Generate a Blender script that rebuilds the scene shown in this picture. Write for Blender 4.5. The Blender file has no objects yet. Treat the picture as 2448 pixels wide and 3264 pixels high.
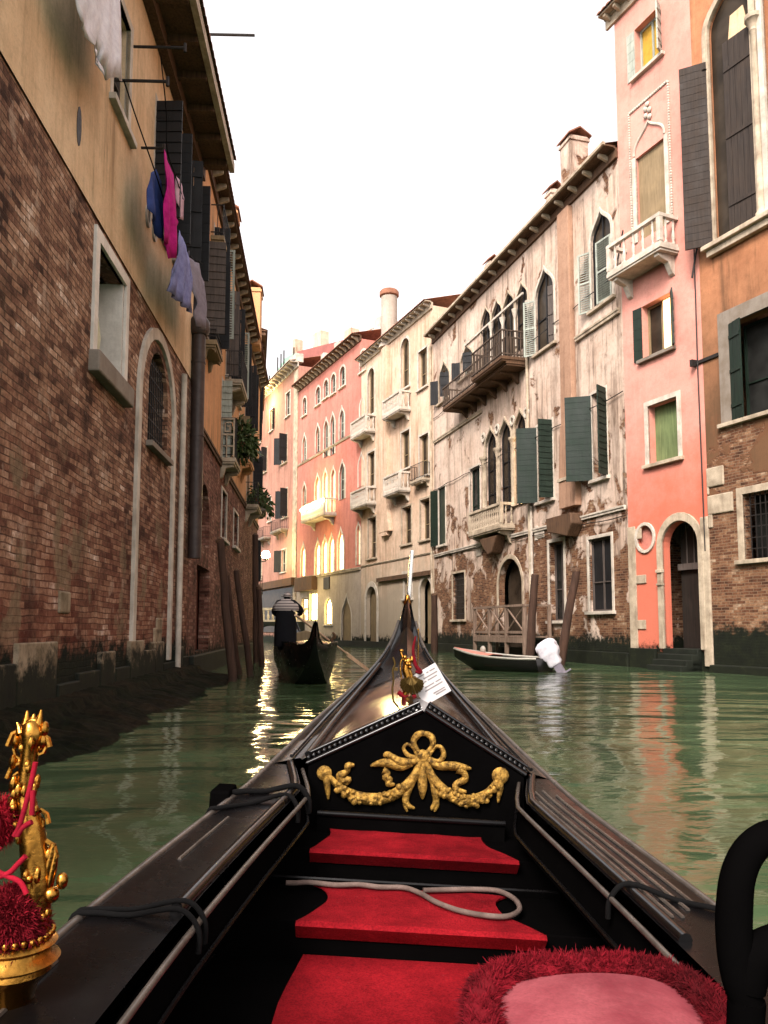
import bpy, bmesh, math, random
from mathutils import Vector, Matrix
from mathutils.geometry import tessellate_polygon
S = bpy.context.scene
rnd = random.Random(11)
R = math.radians
# ------------------------------------------------------------------ camera, world, sun, exposure
FPX, CX, CY, PITCH, CAMH = 2538.0, 1224.0, 1772.0, R(5.2), 1.25      # photograph geometry, in photograph pixels
cd = bpy.data.cameras.new('camera'); cam = bpy.data.objects.new('camera', cd); S.collection.objects.link(cam)
cam.location = (0, 0, CAMH); cam.rotation_euler = (R(90) + PITCH, 0, 0)
cd.sensor_fit = 'VERTICAL'; cd.sensor_height = 36; cd.lens = FPX / 3264 * 36
cd.shift_y = (CY - 1632) / 3264; cd.clip_start = .03; cd.clip_end = 2000
S.camera = cam
SUN_EL, SUN_AZ = R(42), R(205)          # azimuth clockwise from +Y (north): behind the camera, a little left
w = bpy.data.worlds.new('World'); S.world = w; w.use_nodes = True
nt = w.node_tree; bg = nt.nodes['Background']
sky = nt.nodes.new('ShaderNodeTexSky'); sky.sky_type = 'NISHITA'; sky.sun_disc = False
sky.sun_elevation = SUN_EL; sky.sun_rotation = SUN_AZ; sky.dust_density = 4; sky.air_density = .7; sky.ozone_density = .6
hs = nt.nodes.new('ShaderNodeHueSaturation'); hs.inputs['Saturation'].default_value = .12
wm = nt.nodes.new('ShaderNodeMix'); wm.data_type = 'RGBA'; wm.blend_type = 'MULTIPLY'; wm.inputs[0].default_value = 1
wm.inputs[7].default_value = (1.0, .955, .925, 1)
ov = nt.nodes.new('ShaderNodeMix'); ov.data_type = 'RGBA'; ov.inputs[0].default_value = .6; ov.inputs[7].default_value = (2.25, 2.18, 2.22, 1)      # thin even cloud
nt.links.new(sky.outputs[0], hs.inputs['Color']); nt.links.new(hs.outputs[0], wm.inputs[6]); nt.links.new(wm.outputs[2], ov.inputs[6]); nt.links.new(ov.outputs[2], bg.inputs[0])
cn = nt.nodes.new('ShaderNodeTexNoise'); cn.inputs['Scale'].default_value = 2.2; cn.inputs['Detail'].default_value = 5; ctc = nt.nodes.new('ShaderNodeTexCoord'); nt.links.new(ctc.outputs['Generated'], cn.inputs['Vector'])
cm_ = nt.nodes.new('ShaderNodeMix'); cm_.data_type = 'RGBA'; cm_.inputs[6].default_value = (1.75, 1.72, 1.8, 1); cm_.inputs[7].default_value = (2.35, 2.28, 2.3, 1)
cr_ = nt.nodes.new('ShaderNodeMapRange'); cr_.inputs[1].default_value = .35; cr_.inputs[2].default_value = .65; nt.links.new(cn.outputs[0], cr_.inputs[0]); nt.links.new(cr_.outputs[0], cm_.inputs[0]); nt.links.new(cm_.outputs[2], ov.inputs[7])
bg.inputs[1].default_value = .15
sl = bpy.data.lights.new('sun', 'SUN'); sl.energy = .95; sl.angle = R(18); sl.color = (1, .9, .83)
sun = bpy.data.objects.new('sun', sl); S.collection.objects.link(sun)
sd = Vector((math.sin(SUN_AZ) * math.cos(SUN_EL), math.cos(SUN_AZ) * math.cos(SUN_EL), math.sin(SUN_EL)))
sun.rotation_euler = sd.to_track_quat('Z', 'Y').to_euler()
S.view_settings.view_transform = 'Standard'; S.view_settings.look = 'None'; S.view_settings.exposure = 2.12; S.view_settings.gamma = 1
S.cycles.max_bounces = 6; S.cycles.diffuse_bounces = 1; S.cycles.glossy_bounces = 3; S.cycles.caustics_reflective = False

# ------------------------------------------------------------------ helpers
def ray(px, py):
    xs, yc = (px - CX) / FPX, (CY - py) / FPX
    return Vector((xs, math.cos(PITCH) - yc * math.sin(PITCH), math.sin(PITCH) + yc * math.cos(PITCH)))
CAMP = Vector((0, 0, CAMH))
ZOOMS = {'0': (0, 0, 1), 'D': (0, 0, .67769), 'L1': (0, 0, 1.952), 'L2': (0, 600, 1.952), 'L3': (0, 1500, 1.952), 'C4': (780, 900, 2.676),
         'C5': (780, 1500, 2.476), 'R1': (1900, 0, 2.7646), 'R2': (1900, 700, 2.7646), 'R3': (1900, 1400, 2.602), 'M4': (1350, 450, 2.552),
         'M5': (1350, 1200, 2.552), 'B1': (0, 2200, 1.843), 'B2': (800, 1900, 1.746), 'B3': (800, 2500, 1.746), 'B4': (1450, 2400, 1.662),
         'B5': (1150, 1700, 3.403), 'B6': (1400, 1900, 3.687), 'N1': (500, 0, 3.686), 'N2': (550, 600, 3.687), 'N3': (600, 1150, 3.687),
         'N4': (600, 1700, 4.023), 'N5': (1100, 1950, 4.1475)}
def src(k, x, y):
    o = ZOOMS[k]; return o[0] + x / o[2], o[1] + y / o[2]
def hit(k, x, y, p0, n):
    d = ray(*src(k, x, y)); return CAMP + d * ((p0 - CAMP).dot(n) / d.dot(n))
def at_depth(k, x, y, Y):
    d = ray(*src(k, x, y)); return CAMP + d * (Y / d.y)
def on_water(k, x, y, z=0):
    return hit(k, x, y, Vector((0, 0, z)), Vector((0, 0, 1)))
def hexc(h):
    h = h.lstrip('#'); v = [int(h[i:i + 2], 16) / 255 for i in (0, 2, 4)]
    return tuple(c / 12.92 if c <= .04045 else ((c + .055) / 1.055) ** 2.4 for c in v)
def crom(tab, t):
    n = len(tab)
    if t <= tab[0][0]: return tab[0][1]
    if t >= tab[-1][0]: return tab[-1][1]
    for i in range(n - 1):
        if tab[i][0] <= t <= tab[i + 1][0]:
            x0, y0 = tab[i]; x1, y1 = tab[i + 1]; u = (t - x0) / (x1 - x0)
            m0 = (y1 - tab[i - 1][1]) / (x1 - tab[i - 1][0]) if i > 0 else (y1 - y0) / (x1 - x0)
            m1 = (tab[i + 2][1] - y0) / (tab[i + 2][0] - x0) if i < n - 2 else (y1 - y0) / (x1 - x0)
            h = x1 - x0
            return ((2 * u**3 - 3 * u**2 + 1) * y0 + (u**3 - 2 * u**2 + u) * h * m0 + (-2 * u**3 + 3 * u**2) * y1 + (u**3 - u**2) * h * m1)
def spline(pts, n=6):
    P = [Vector(p) for p in pts]; out = []
    for i in range(len(P) - 1):
        a, b, c, d = P[max(i - 1, 0)], P[i], P[i + 1], P[min(i + 2, len(P) - 1)]
        for k in range(n):
            t = k / n
            out.append(.5 * ((2 * b) + (c - a) * t + (2 * a - 5 * b + 4 * c - d) * t * t + (3 * b - a - 3 * c + d) * t**3))
    out.append(P[-1]); return out
def tag(o, label=None, cat=None, group=None, kind=None):
    if label: o['label'] = label
    if cat: o['category'] = cat
    if group: o['group'] = group
    if kind: o['kind'] = kind
    return o
def empty(name, loc=(0, 0, 0), rz=0):
    o = bpy.data.objects.new(name, None); S.collection.objects.link(o); o.location = loc; o.rotation_euler.z = rz; o.empty_display_size = .2
    return o
class MB:
    def __init__(s): s.v = []; s.f = []
    def add(s, vs, fs):
        b = len(s.v); s.v += [tuple(v) for v in vs]; s.f += [tuple(i + b for i in f) for f in fs]; return s
    def box(s, x0, x1, y0, y1, z0, z1, m=None):
        vs = [Vector(p) for p in ((x0, y0, z0), (x1, y0, z0), (x1, y1, z0), (x0, y1, z0), (x0, y0, z1), (x1, y0, z1), (x1, y1, z1), (x0, y1, z1))]
        if m: vs = [m @ v for v in vs]
        return s.add(vs, [(3, 2, 1, 0), (4, 5, 6, 7), (0, 1, 5, 4), (1, 2, 6, 5), (2, 3, 7, 6), (3, 0, 4, 7)])
    def prism(s, poly, y0, y1, m=None):      # poly in (x, z), extruded along y
        n = len(poly); vs = [Vector((p[0], y0, p[1])) for p in poly] + [Vector((p[0], y1, p[1])) for p in poly]
        if m: vs = [m @ v for v in vs]
        tri = tessellate_polygon([[Vector((p[0], p[1], 0)) for p in poly]])
        fs = [tuple(t) for t in tri] + [tuple(n + i for i in reversed(t)) for t in tri] + [(i, (i + 1) % n, n + (i + 1) % n, n + i) for i in range(n)]
        return s.add(vs, fs)
    def ring(s, inner, outer, y0, y1, closed=True):     # frame between two outlines of equal length in (x, z)
        n = len(inner); vs = []
        for pl, y in ((inner, y0), (outer, y0), (inner, y1), (outer, y1)): vs += [(p[0], y, p[1]) for p in pl]
        fs = []
        for i in range(n if closed else n - 1):
            j = (i + 1) % n
            fs += [(2 * n + i, 2 * n + j, 3 * n + j, 3 * n + i), (i, n + i, n + j, j), (i, j, 2 * n + j, 2 * n + i), (n + i, 3 * n + i, 3 * n + j, n + j)]
        if not closed:
            for i in (0, n - 1): fs.append((i, n + i, 3 * n + i, 2 * n + i))
        return s.add(vs, fs)
    def tube(s, pts, r, n=8, closed=False, flat=None, cap=True):
        P = [Vector(p) for p in pts]; k = len(P); rr = r if isinstance(r, (list, tuple)) else [r] * k
        if len(rr) != k: rr = [crom([(i / (len(rr) - 1), q) for i, q in enumerate(rr)], j / (k - 1)) for j in range(k)]
        up = None; vs = []; fs = []
        for i in range(k):
            if closed: t = P[(i + 1) % k] - P[i - 1]
            else: t = P[min(i + 1, k - 1)] - P[max(i - 1, 0)]
            if t.length < 1e-9: t = Vector((0, 0, 1))
            t.normalize()
            if up is None:
                up = Vector((0, 0, 1)) if abs(t.z) < .9 else Vector((0, 1, 0))
                if flat is not None: up = Vector(flat)
            elif flat is not None: up = Vector(flat)
            sd_ = t.cross(up)
            if sd_.length < 1e-6: sd_ = t.orthogonal()
            sd_.normalize(); up2 = sd_.cross(t).normalized()
            if flat is None: up = up2
            fl = .45 if flat is not None else 1
            for a in range(n):
                an = 2 * math.pi * a / n
                vs.append(P[i] + sd_ * (math.cos(an) * rr[i]) + up2 * (math.sin(an) * rr[i] * fl))
        for i in range(k if closed else k - 1):
            for a in range(n):
                b = (a + 1) % n; j = (i + 1) % k
                fs.append((i * n + a, i * n + b, j * n + b, j * n + a))
        if not closed and cap: fs += [tuple(range(n - 1, -1, -1)), tuple((k - 1) * n + a for a in range(n))]
        return s.add(vs, fs)
    def lathe(s, prof, o=(0, 0, 0), n=12, axis='z', m=None):
        o = Vector(o); vs = []; fs = []; k = len(prof)
        for r, z in prof:
            for a in range(n):
                an = 2 * math.pi * a / n; p = Vector((r * math.cos(an), r * math.sin(an), z))
                if axis == 'y': p = Vector((p.x, p.z, p.y))
                p = (m @ p) if m else p
                vs.append(o + p)
        for i in range(k - 1):
            for a in range(n):
                b = (a + 1) % n; fs.append((i * n + a, i * n + b, (i + 1) * n + b, (i + 1) * n + a))
        fs += [tuple(range(n - 1, -1, -1)), tuple((k - 1) * n + a for a in range(n))]
        return s.add(vs, fs)
    def ball(s, c, r, n=10, m=8):
        r = r if isinstance(r, (tuple, list)) else (r, r, r); c = Vector(c)
        prof = [(math.sin(math.pi * i / m), -math.cos(math.pi * i / m)) for i in range(m + 1)]
        prof[0] = (.02, -1); prof[-1] = (.02, 1)
        return s.lathe(prof, c, n, m=Matrix.Diagonal((r[0], r[1], r[2])))
    def strip(s, rows):                       # loft between rows of points
        n = len(rows[0]); vs = [p for r_ in rows for p in r_]; fs = []
        for i in range(len(rows) - 1):
            for j in range(n - 1): fs.append((i * n + j, i * n + j + 1, (i + 1) * n + j + 1, (i + 1) * n + j))
        return s.add(vs, fs)
    def build(s, name, mat, parent=None, smooth=False, bevel=0, solid=0):
        me = bpy.data.meshes.new(name); me.from_pydata(s.v, [], s.f); me.update()
        bm = bmesh.new(); bm.from_mesh(me); bmesh.ops.recalc_face_normals(bm, faces=bm.faces); bm.to_mesh(me); bm.free()
        if smooth:
            me.polygons.foreach_set('use_smooth', [True] * len(me.polygons))
            try: me.set_sharp_from_angle(angle=R(50))
            except Exception: pass
        o = bpy.data.objects.new(name, me); S.collection.objects.link(o)
        if mat: me.materials.append(mat)
        if parent: o.parent = parent
        if solid:
            md = o.modifiers.new('thickness', 'SOLIDIFY'); md.thickness = solid; md.offset = 0
        if bevel:
            md = o.modifiers.new('bevel', 'BEVEL'); md.width = bevel; md.segments = 2; md.limit_method = 'ANGLE'
        return o

# ------------------------------------------------------------------ materials
class NT:
    def __init__(s, name):
        s.m = bpy.data.materials.new(name); s.m.use_nodes = True; s.t = s.m.node_tree
        s.b = s.t.nodes['Principled BSDF']; s.tc = s.t.nodes.new('ShaderNodeTexCoord')
        s.sx = s.t.nodes.new('ShaderNodeSeparateXYZ'); s.t.links.new(s.tc.outputs['Object'], s.sx.inputs[0])
        s.x, s.y, s.z = s.sx.outputs; s.obj = s.tc.outputs['Object']
    def put(s, sock, v):
        if hasattr(v, 'links'): s.t.links.new(v, sock)
        elif isinstance(v, (tuple, list)): sock.default_value = tuple(v) + ((1,) if len(v) == 3 and len(sock.default_value) == 4 else ())
        else: sock.default_value = v
    def math(s, op, a, b=0, clamp=False):
        n = s.t.nodes.new('ShaderNodeMath'); n.operation = op; n.use_clamp = clamp; s.put(n.inputs[0], a); s.put(n.inputs[1], b); return n.outputs[0]
    def vec(s, x, y, z=0):
        n = s.t.nodes.new('ShaderNodeCombineXYZ')
        for i, v in enumerate((x, y, z)): s.put(n.inputs[i], v)
        return n.outputs[0]
    def scale(s, v, k):
        n = s.t.nodes.new('ShaderNodeVectorMath'); n.operation = 'MULTIPLY'; s.put(n.inputs[0], v); n.inputs[1].default_value = k; return n.outputs[0]
    def vadd(s, a, b):
        n = s.t.nodes.new('ShaderNodeVectorMath'); n.operation = 'ADD'; s.put(n.inputs[0], a); s.put(n.inputs[1], b); return n.outputs[0]
    def noise(s, v, sc, det=4, ro=.6, dist=0, color=False):
        n = s.t.nodes.new('ShaderNodeTexNoise'); s.put(n.inputs['Vector'], v); n.inputs['Scale'].default_value = sc
        n.inputs['Detail'].default_value = det; n.inputs['Roughness'].default_value = ro; n.inputs['Distortion'].default_value = dist
        return n.outputs[1] if color else n.outputs[0]
    def mix(s, f, a, b, mode='MIX'):
        n = s.t.nodes.new('ShaderNodeMix'); n.data_type = 'RGBA'; n.blend_type = mode
        s.put(n.inputs[0], f); s.put(n.inputs[6], a); s.put(n.inputs[7], b); return n.outputs[2]
    def mr(s, v, a, b, c=0, d=1):
        n = s.t.nodes.new('ShaderNodeMapRange'); s.put(n.inputs[0], v)
        for i, q in enumerate((a, b, c, d)): s.put(n.inputs[i + 1], q)
        return n.outputs[0]
    def ramp(s, f, stops):
        n = s.t.nodes.new('ShaderNodeValToRGB'); s.put(n.inputs[0], f); e = n.color_ramp.elements
        while len(e) < len(stops): e.new(.5)
        for q, (p, c) in zip(e, stops): q.position = p; q.color = tuple(c) + (1,)
        return n.outputs[0]
    def bump(s, h, st=.4, d=.02):
        n = s.t.nodes.new('ShaderNodeBump'); n.inputs['Strength'].default_value = st; n.inputs['Distance'].default_value = d; s.put(n.inputs['Height'], h)
        s.t.links.new(n.outputs[0], s.b.inputs['Normal']); return n
    def out(s, col=None, rough=.8, metal=0, spec=.4):
        if col is not None: s.put(s.b.inputs['Base Color'], col)
        s.put(s.b.inputs['Roughness'], rough); s.put(s.b.inputs['Metallic'], metal); s.put(s.b.inputs['Specular IOR Level'], spec)
        return s.m
def mul(c, k): return tuple(min(1, v * k) for v in c)
def bricks(q, cols, bw=.28, rh=.082, seed=0):
    """returns colour, mortar mask, height; per-brick shade picked through a ramp"""
    off = q.noise(q.obj, 1.7, 2, .5, color=True)
    wv = q.vec(q.math('ADD', q.x, q.y), q.z)
    wv = q.vadd(wv, q.scale(off, (.05, .07, 0)))
    n = q.t.nodes.new('ShaderNodeTexBrick'); q.put(n.inputs['Vector'], wv)
    n.inputs['Color1'].default_value = (0, 0, 0, 1); n.inputs['Color2'].default_value = (1, 1, 1, 1); n.inputs['Mortar'].default_value = (.5, .5, .5, 1)
    n.inputs['Scale'].default_value = 1; n.inputs['Mortar Size'].default_value = .009; n.inputs['Mortar Smooth'].default_value = .35
    n.inputs['Brick Width'].default_value = bw; n.inputs['Row Height'].default_value = rh; n.offset = .5
    rough = q.noise(wv, 11, 7, .75); clus = q.noise(q.obj, 1.5, 6, .7)
    big = q.noise(q.obj, .45, 4, .65)
    sh = q.math('ADD', q.math('ADD', q.math('MULTIPLY', n.outputs[0], .62), q.mr(clus, .32, .7, -.22, .5)), q.mr(big, .3, .7, -.22, .2))
    col = q.ramp(sh, cols)
    col = q.mix(q.mr(rough, .38, .72, 0, .8), col, mul(cols[0][1], .5))
    col = q.mix(q.mr(q.noise(q.vadd(q.obj, (4, 9, 2)), 2.2, 8, .75), .6, .66, 0, .7), col, mul(cols[0][1], .3))      # eaten-out hollows
    mort = n.outputs['Fac']
    return col, mort, q.math('SUBTRACT', q.math('MULTIPLY', rough, .6), mort), wv, big
def algae(q, col, top=.75):
    g = q.noise(q.obj, 3.5, 5, .7)
    lim = q.math('ADD', q.z, q.mr(g, .25, .75, -.35, .35))
    m = q.mr(lim, top + .12, top - .15)
    return q.mix(m, col, q.ramp(g, [(.3, hexc('0c0f08')), (.55, hexc('171b0e')), (.8, hexc('2a2e1a'))]))
def brickwall(name, cols, mortar, alg=.75, patches=None, red=None):
    q = NT(name); col, mort, h, wv, big = bricks(q, cols, .31, .09); rough_ = q.mr(q.noise(q.obj, 9, 6, .75), .3, .7)
    mm = q.mr(q.noise(q.obj, 2.3, 4, .7), .4, .62)
    col = q.mix(q.math('MULTIPLY', mort, q.mr(mm, 0, 1, .45, 1)), col, mortar)
    if patches:                       # repaired render patches and lime bloom
        for sc, lo, hi, c in patches:
            p = q.mr(q.noise(q.vadd(q.obj, (sc * 7.1, 3, sc)), sc, 5, .6), lo, hi)
            col = q.mix(q.math('MULTIPLY', p, .6), col, c)
    if red:                           # redder bricks laid lower down
        rm = q.math('MULTIPLY', q.mr(q.math('ADD', q.z, q.mr(q.noise(q.obj, .6, 5, .65), .25, .75, -2.2, 2.2)), red[1], red[0]), .7)
        col = q.mix(rm, col, q.mix(.55, hexc('7c2f20'), col))
    if red:
        pm = q.mr(q.noise(q.vadd(q.scale(q.obj, (1.3, 1, .8)), (5.5, 1, 7.7)), 1.0, 7, .62), .55, .6); pz = q.math('MULTIPLY', q.mr(q.z, 4.2, 3.2), q.mr(q.z, .8, 1.3))
        col = q.mix(q.math('MULTIPLY', q.math('MULTIPLY', pm, pz), .8), col, q.mix(rough_, hexc('9a8468'), hexc('5c4a38')))
    st = q.noise(q.scale(q.obj, (2.2, 2.2, .22)), 1, 4, .6)
    col = q.mix(q.mr(st, .52, .78, 0, .55), col, hexc('2a1d16'))
    if alg: col = algae(q, col, alg)
    q.bump(h, .85, .03)
    return q.out(col, .92, 0, .2)
def plaster(name, c1, c2, stain='5a4636', st_amt=.5, brick=None, seed=0, alg=.7, dark=None, bt=(1, 0)):
    """brick: (z_low, z_high, amount) - bare brick where the render has fallen"""
    q = NT(name); o = q.vadd(q.obj, (seed * 3.7, seed * 1.3, seed * 5.1))
    a = q.noise(o, .5, 6, .62); b = q.noise(o, 2.4, 8, .72); fine = q.noise(o, 30, 4, .75); md = q.noise(o, 7.5, 8, .75)
    col = q.mix(q.mr(a, .3, .7), c1, c2)
    col = q.mix(q.mr(b, .48, .74, 0, .35 + .3 * st_amt), col, mul(c2, .58))                 # damp blotches
    col = q.mix(q.mr(md, .5, .78, 0, .25 + .35 * st_amt), col, mul(c2, .5))                  # pitted skin
    col = q.mix(q.mr(md, .44, .26, 0, .3 * st_amt), col, mul(c1, 1.25))
    col = q.mix(q.mr(fine, .45, .75, 0, .3), col, mul(c1, .5))
    st = q.noise(q.scale(o, (1.6, 1.6, .13)), 1.3, 7, .7)                                    # soot runs
    col = q.mix(q.mr(st, .5, .72, 0, min(1, st_amt * 1.15)), col, hexc(stain))
    st2 = q.noise(q.scale(o, (3.1, 3.1, .2)), 1.1, 6, .7); soot = q.math('MULTIPLY', q.mr(st2, .55, .68), q.mr(a, .42, .6))
    col = q.mix(q.math('MULTIPLY', soot, min(1, st_amt * 1.1)), col, mul(hexc(stain), .45))
    wsh = q.noise(q.scale(o, (2.3, 2.3, .13)), 1.9, 5, .7)                                   # pale lime runs
    col = q.mix(q.mr(wsh, .56, .76, 0, st_amt * .55), col, mul(c1, 1.3))
    hgt = q.math('ADD', q.math('MULTIPLY', fine, .35), b)
    if dark:
        z0, z1, c = dark
        m = q.mr(q.math('ADD', q.z, q.mr(q.noise(o, .9, 5, .65), .25, .75, -1.6, 1.6)), z1, z0)
        col = q.mix(q.math('MULTIPLY', m, .85), col, c)
    if brick:
        zl, zh, amt = brick
        bc, mort, bh, wv, big = bricks(q, [(0, hexc('4a2e1f')), (.35, hexc('7a5038')), (.7, hexc('9a7254')), (1, hexc('ccb296'))])
        bc = q.mix(mort, bc, hexc('7d6854'))
        pn = q.noise(o, .75, 6, .62, .4)
        lim = q.math('ADD', q.mr(q.z, zl, zh, bt[0], bt[1]), q.mr(pn, .25, .75, -amt, amt))
        mk = q.mr(lim, .47, .53)
        edge = q.math('MULTIPLY', q.mr(lim, .36, .47), q.mr(lim, .62, .5))
        col = q.mix(q.math('MULTIPLY', edge, .5), col, mul(c2, .4))
        col = q.mix(mk, col, bc)
        hgt = q.math('ADD', hgt, q.math('MULTIPLY', mk, q.math('SUBTRACT', q.math('MULTIPLY', bh, .8), 1.6)))
    if alg: col = algae(q, col, alg)
    q.bump(hgt, .5, .02)
    return q.out(col, .9, 0, .25)
def stone(name, c, var=.35, dirt='6b5a48', alg=0, rough=.75):
    q = NT(name); a = q.noise(q.obj, 2.1, 6, .65); b = q.noise(q.obj, 22, 4, .7)
    col = q.mix(q.mr(a, .4, .75, 0, var * 1.6), c, hexc(dirt)); col = q.mix(q.mr(b, .4, .8, 0, .3), col, mul(c, .55))
    st = q.noise(q.scale(q.obj, (5, 5, .5)), 1.2, 4, .6); col = q.mix(q.mr(st, .5, .8, 0, var), col, hexc(dirt))
    if alg: col = algae(q, col, alg)
    q.bump(q.math('ADD', a, b), .35, .012); return q.out(col, rough, 0, .3)
def wood(name, c, c2=None, rough=.6, grain=(18, 18, 1.2), bump=.3, spec=.3):
    q = NT(name); g = q.noise(q.scale(q.obj, grain), 1, 5, .65); a = q.noise(q.obj, 1.8, 4, .6)
    col = q.mix(q.mr(g, .35, .7), c, c2 or mul(c, .5)); col = q.mix(q.mr(a, .45, .75, 0, .45), col, mul(c, 1.5))
    q.bump(g, bump, .006); return q.out(col, q.mr(a, .3, .7, rough - .1, rough + .15), 0, spec)
def flat(name, c, rough=.6, metal=0, var=.3, sc=6, spec=.4, bump=.15):
    q = NT(name); a = q.noise(q.obj, sc, 5, .65); col = q.mix(q.mr(a, .35, .72), c, mul(c, 1 - var)); q.bump(a, bump, .006)
    return q.out(col, q.mr(a, .3, .7, max(.03, rough - .08), rough + .1), metal, spec)
def glass(name, c=(.012, .012, .011)):
    q = NT(name); a = q.noise(q.obj, 1.4, 3, .5); col = q.mix(q.mr(a, .35, .7), c, mul(c, 2.6)); q.bump(a, .08, .02)
    return q.out(col, .2, 0, .09)
def glow(name, c, st, sc=2.5, lo=.35):
    q = NT(name); a = q.noise(q.scale(q.obj, (2.2, 2.2, .6)), sc, 4, .6); q.out(c, .8)
    q.put(q.b.inputs['Emission Color'], q.mix(q.mr(a, .3, .7, 0, .7), c, mul(c, lo))); q.b.inputs['Emission Strength'].default_value = st; return q.m
def cloth(name, c, c2=None):
    q = NT(name); a = q.noise(q.obj, 9, 5, .6); f = q.noise(q.obj, 160, 2, .5)
    g_ = q.noise(q.obj, 150, 3, .7); col = q.mix(q.mr(a, .35, .7), c, c2 or mul(c, .7)); col = q.mix(q.mr(g_, .4, .7, 0, .45), col, mul(c, .45)); q.bump(q.math('ADD', a, q.math('MULTIPLY', f, .3)), .3, .01); return q.out(col, .9, 0, .15)

M = {}
M['brick_left'] = brickwall('weathered_brick', [(0, hexc('452c20')), (.3, hexc('8c6450')), (.55, hexc('b0866a')), (.8, hexc('d2ac90')), (1, hexc('ffe8d4'))], hexc('46372d'), 1.0,
                            [(.42, .58, .7, hexc('86694f')), (2.4, .6, .68, hexc('c0a690'))], red=(1.0, 4.2))
M['brick_far'] = brickwall('old_brick', [(0, hexc('4a2e24')), (.4, hexc('86584a')), (.75, hexc('a67866')), (1, hexc('d0ae9a'))], hexc('5d4a3c'), .7)
M['brick_infill'] = brickwall('infill_brick', [(0, hexc('5f392c')), (.4, hexc('8a5844')), (.75, hexc('9c6c56')), (1, hexc('c09a84'))], hexc('5d4638'), .8)
M['tan'] = plaster('tan_plaster', hexc('edd0aa'), hexc('d6b288'), '86643c', .4, seed=1)
M['apricot'] = plaster('apricot_plaster', hexc('e0a878'), hexc('cc9260'), '8c7454', .65, seed=2)
M['orange'] = plaster('orange_plaster', hexc('c98b64'), hexc('ab704e'), '5e4430', .75, brick=(2.6, 9.2, .6), bt=(.95, .05), seed=3, dark=(7.0, 13.5, hexc('58432f')), alg=1.3)
M['pink'] = plaster('pink_plaster', hexc('e5a494'), hexc('d68c7c'), 'c08a78', .32, seed=4, dark=(4.6, 8.4, hexc('cd6a50')))
M['palazzo'] = plaster('palazzo_plaster', hexc('e2ccba'), hexc('c2a590'), '54402f', .95, brick=(.8, 9.5, .85), bt=(.74, .14), seed=5, alg=1.0)
M['beige'] = plaster('beige_plaster', hexc('e4cab0'), hexc('cfac90'), '8a6443', .6, seed=6, dark=(3.2, 6.0, hexc('a89a86')))
M['red'] = plaster('coral_plaster', hexc('d38a7a'), hexc('c27668'), '9a5c4a', .45, seed=7)
M['grey'] = plaster('grey_render', hexc('c2b2a2'), hexc('a89a8c'), '7c6c5c', .4, seed=8)
M['dusky'] = plaster('dusky_pink_plaster', hexc('b98876'), hexc('a87866'), '6c4c3e', .55, seed=9)
M['plum'] = plaster('plum_plaster', hexc('a86a62'), hexc('965a52'), '7a5048', .3, seed=10, alg=0)
M['dark'] = plaster('dark_plaster', hexc('6e5648'), hexc('5c463a'), '3a2c24', .5, seed=12)
M['white'] = stone('white_stone', hexc('d4c8b8'), .4)
M['cream'] = stone('cream_stone', hexc('c4b29a'), .55)
M['greystone'] = stone('grey_stone', hexc('8b8074'), .5)
M['foot'] = stone('footing_stone', hexc('a8957c'), .8, '54462f', alg=.85)
M['moss_shade'] = stone('moss_shade_stone', hexc('1d2118'), .6, '0e110b')  # moss on the footings, shade colour on the gate steps
q = NT('wet_weed'); a = q.noise(q.obj, 7, 8, .75); b = q.noise(q.obj, 1.3, 4, .6); q.bump(a, 1.0, .08); M['weed'] = q.out(q.mix(q.mr(b, .4, .65), q.ramp(a, [(.35, hexc('0d0f0a')), (.6, hexc('1b1f12'))]), q.ramp(a, [(.35, hexc('14100c')), (.62, hexc('322a1e'))])), .8, 0, .06)
M['limewash'] = stone('limewashed_stone', hexc('ebe2d6'), .25)
M['tile'] = flat('roof_tile', hexc('9b6850'), .9, 0, .5, 3)
M['soffit'] = wood('dark_soffit', hexc('644a36'), hexc('3e2c20'), .85)
M['greenwood'] = wood('green_shutter', hexc('1d2b21'), hexc('121c16'), .55)
M['greywood'] = wood('grey_shutter', hexc('5c524c'), hexc('3f3833'), .75)
M['palewood'] = wood('pale_shutter', hexc('a9ada0'), hexc('7d8278'), .7)
M['brownboard'] = wood('brown_board', hexc('3a3029'), hexc('221b17'), .75)
M['blackwood'] = wood('black_shutter', hexc('1c1b1c'), hexc('111011'), .65)
M['brownwood'] = wood('brown_panel', hexc('8f7b5e'), hexc('766448'), .8)
M['doorwood'] = wood('dark_door', hexc('2a221c'), hexc('171310'), .7)
M['reddoor'] = wood('red_brown_door', hexc('5e3020'), hexc('44221a'), .8)
M['greenblind'] = wood('green_blind', hexc('6f7d52'), hexc('525f3d'), .8)
M['glass'] = glass('dark_glass'); M['glass2'] = glass('brown_glass', (.022, .016, .011))
M['amber'] = flat('amber_curtain', hexc('c59a35'), .8)
M['iron'] = flat('black_iron', hexc('2b2623'), .6, .2, .4, 20)
M['zinc'] = flat('dark_pipe', hexc('463b37'), .5, .1, .4, 5)
M['lamp'] = glow('lit_lamp', (1, .78, .36), 40)
M['lit'] = glow('lit_window', (1, .74, .3), 4, 3, .15)
M['litcur'] = glow('lit_curtain', (1, .66, .3), 1.1, 3, .45)
M['litshop'] = glow('lit_shop_window', (1, .76, .27), 7, 9, .03)
M['litreveal'] = flat('lit_reveal_sheet', hexc('e8dcb8'), .9)  # pale tone standing in for light on the near window's far reveal
M['leaf'] = flat('leaf', hexc('42521f'), .7, 0, .6, 20)
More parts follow.
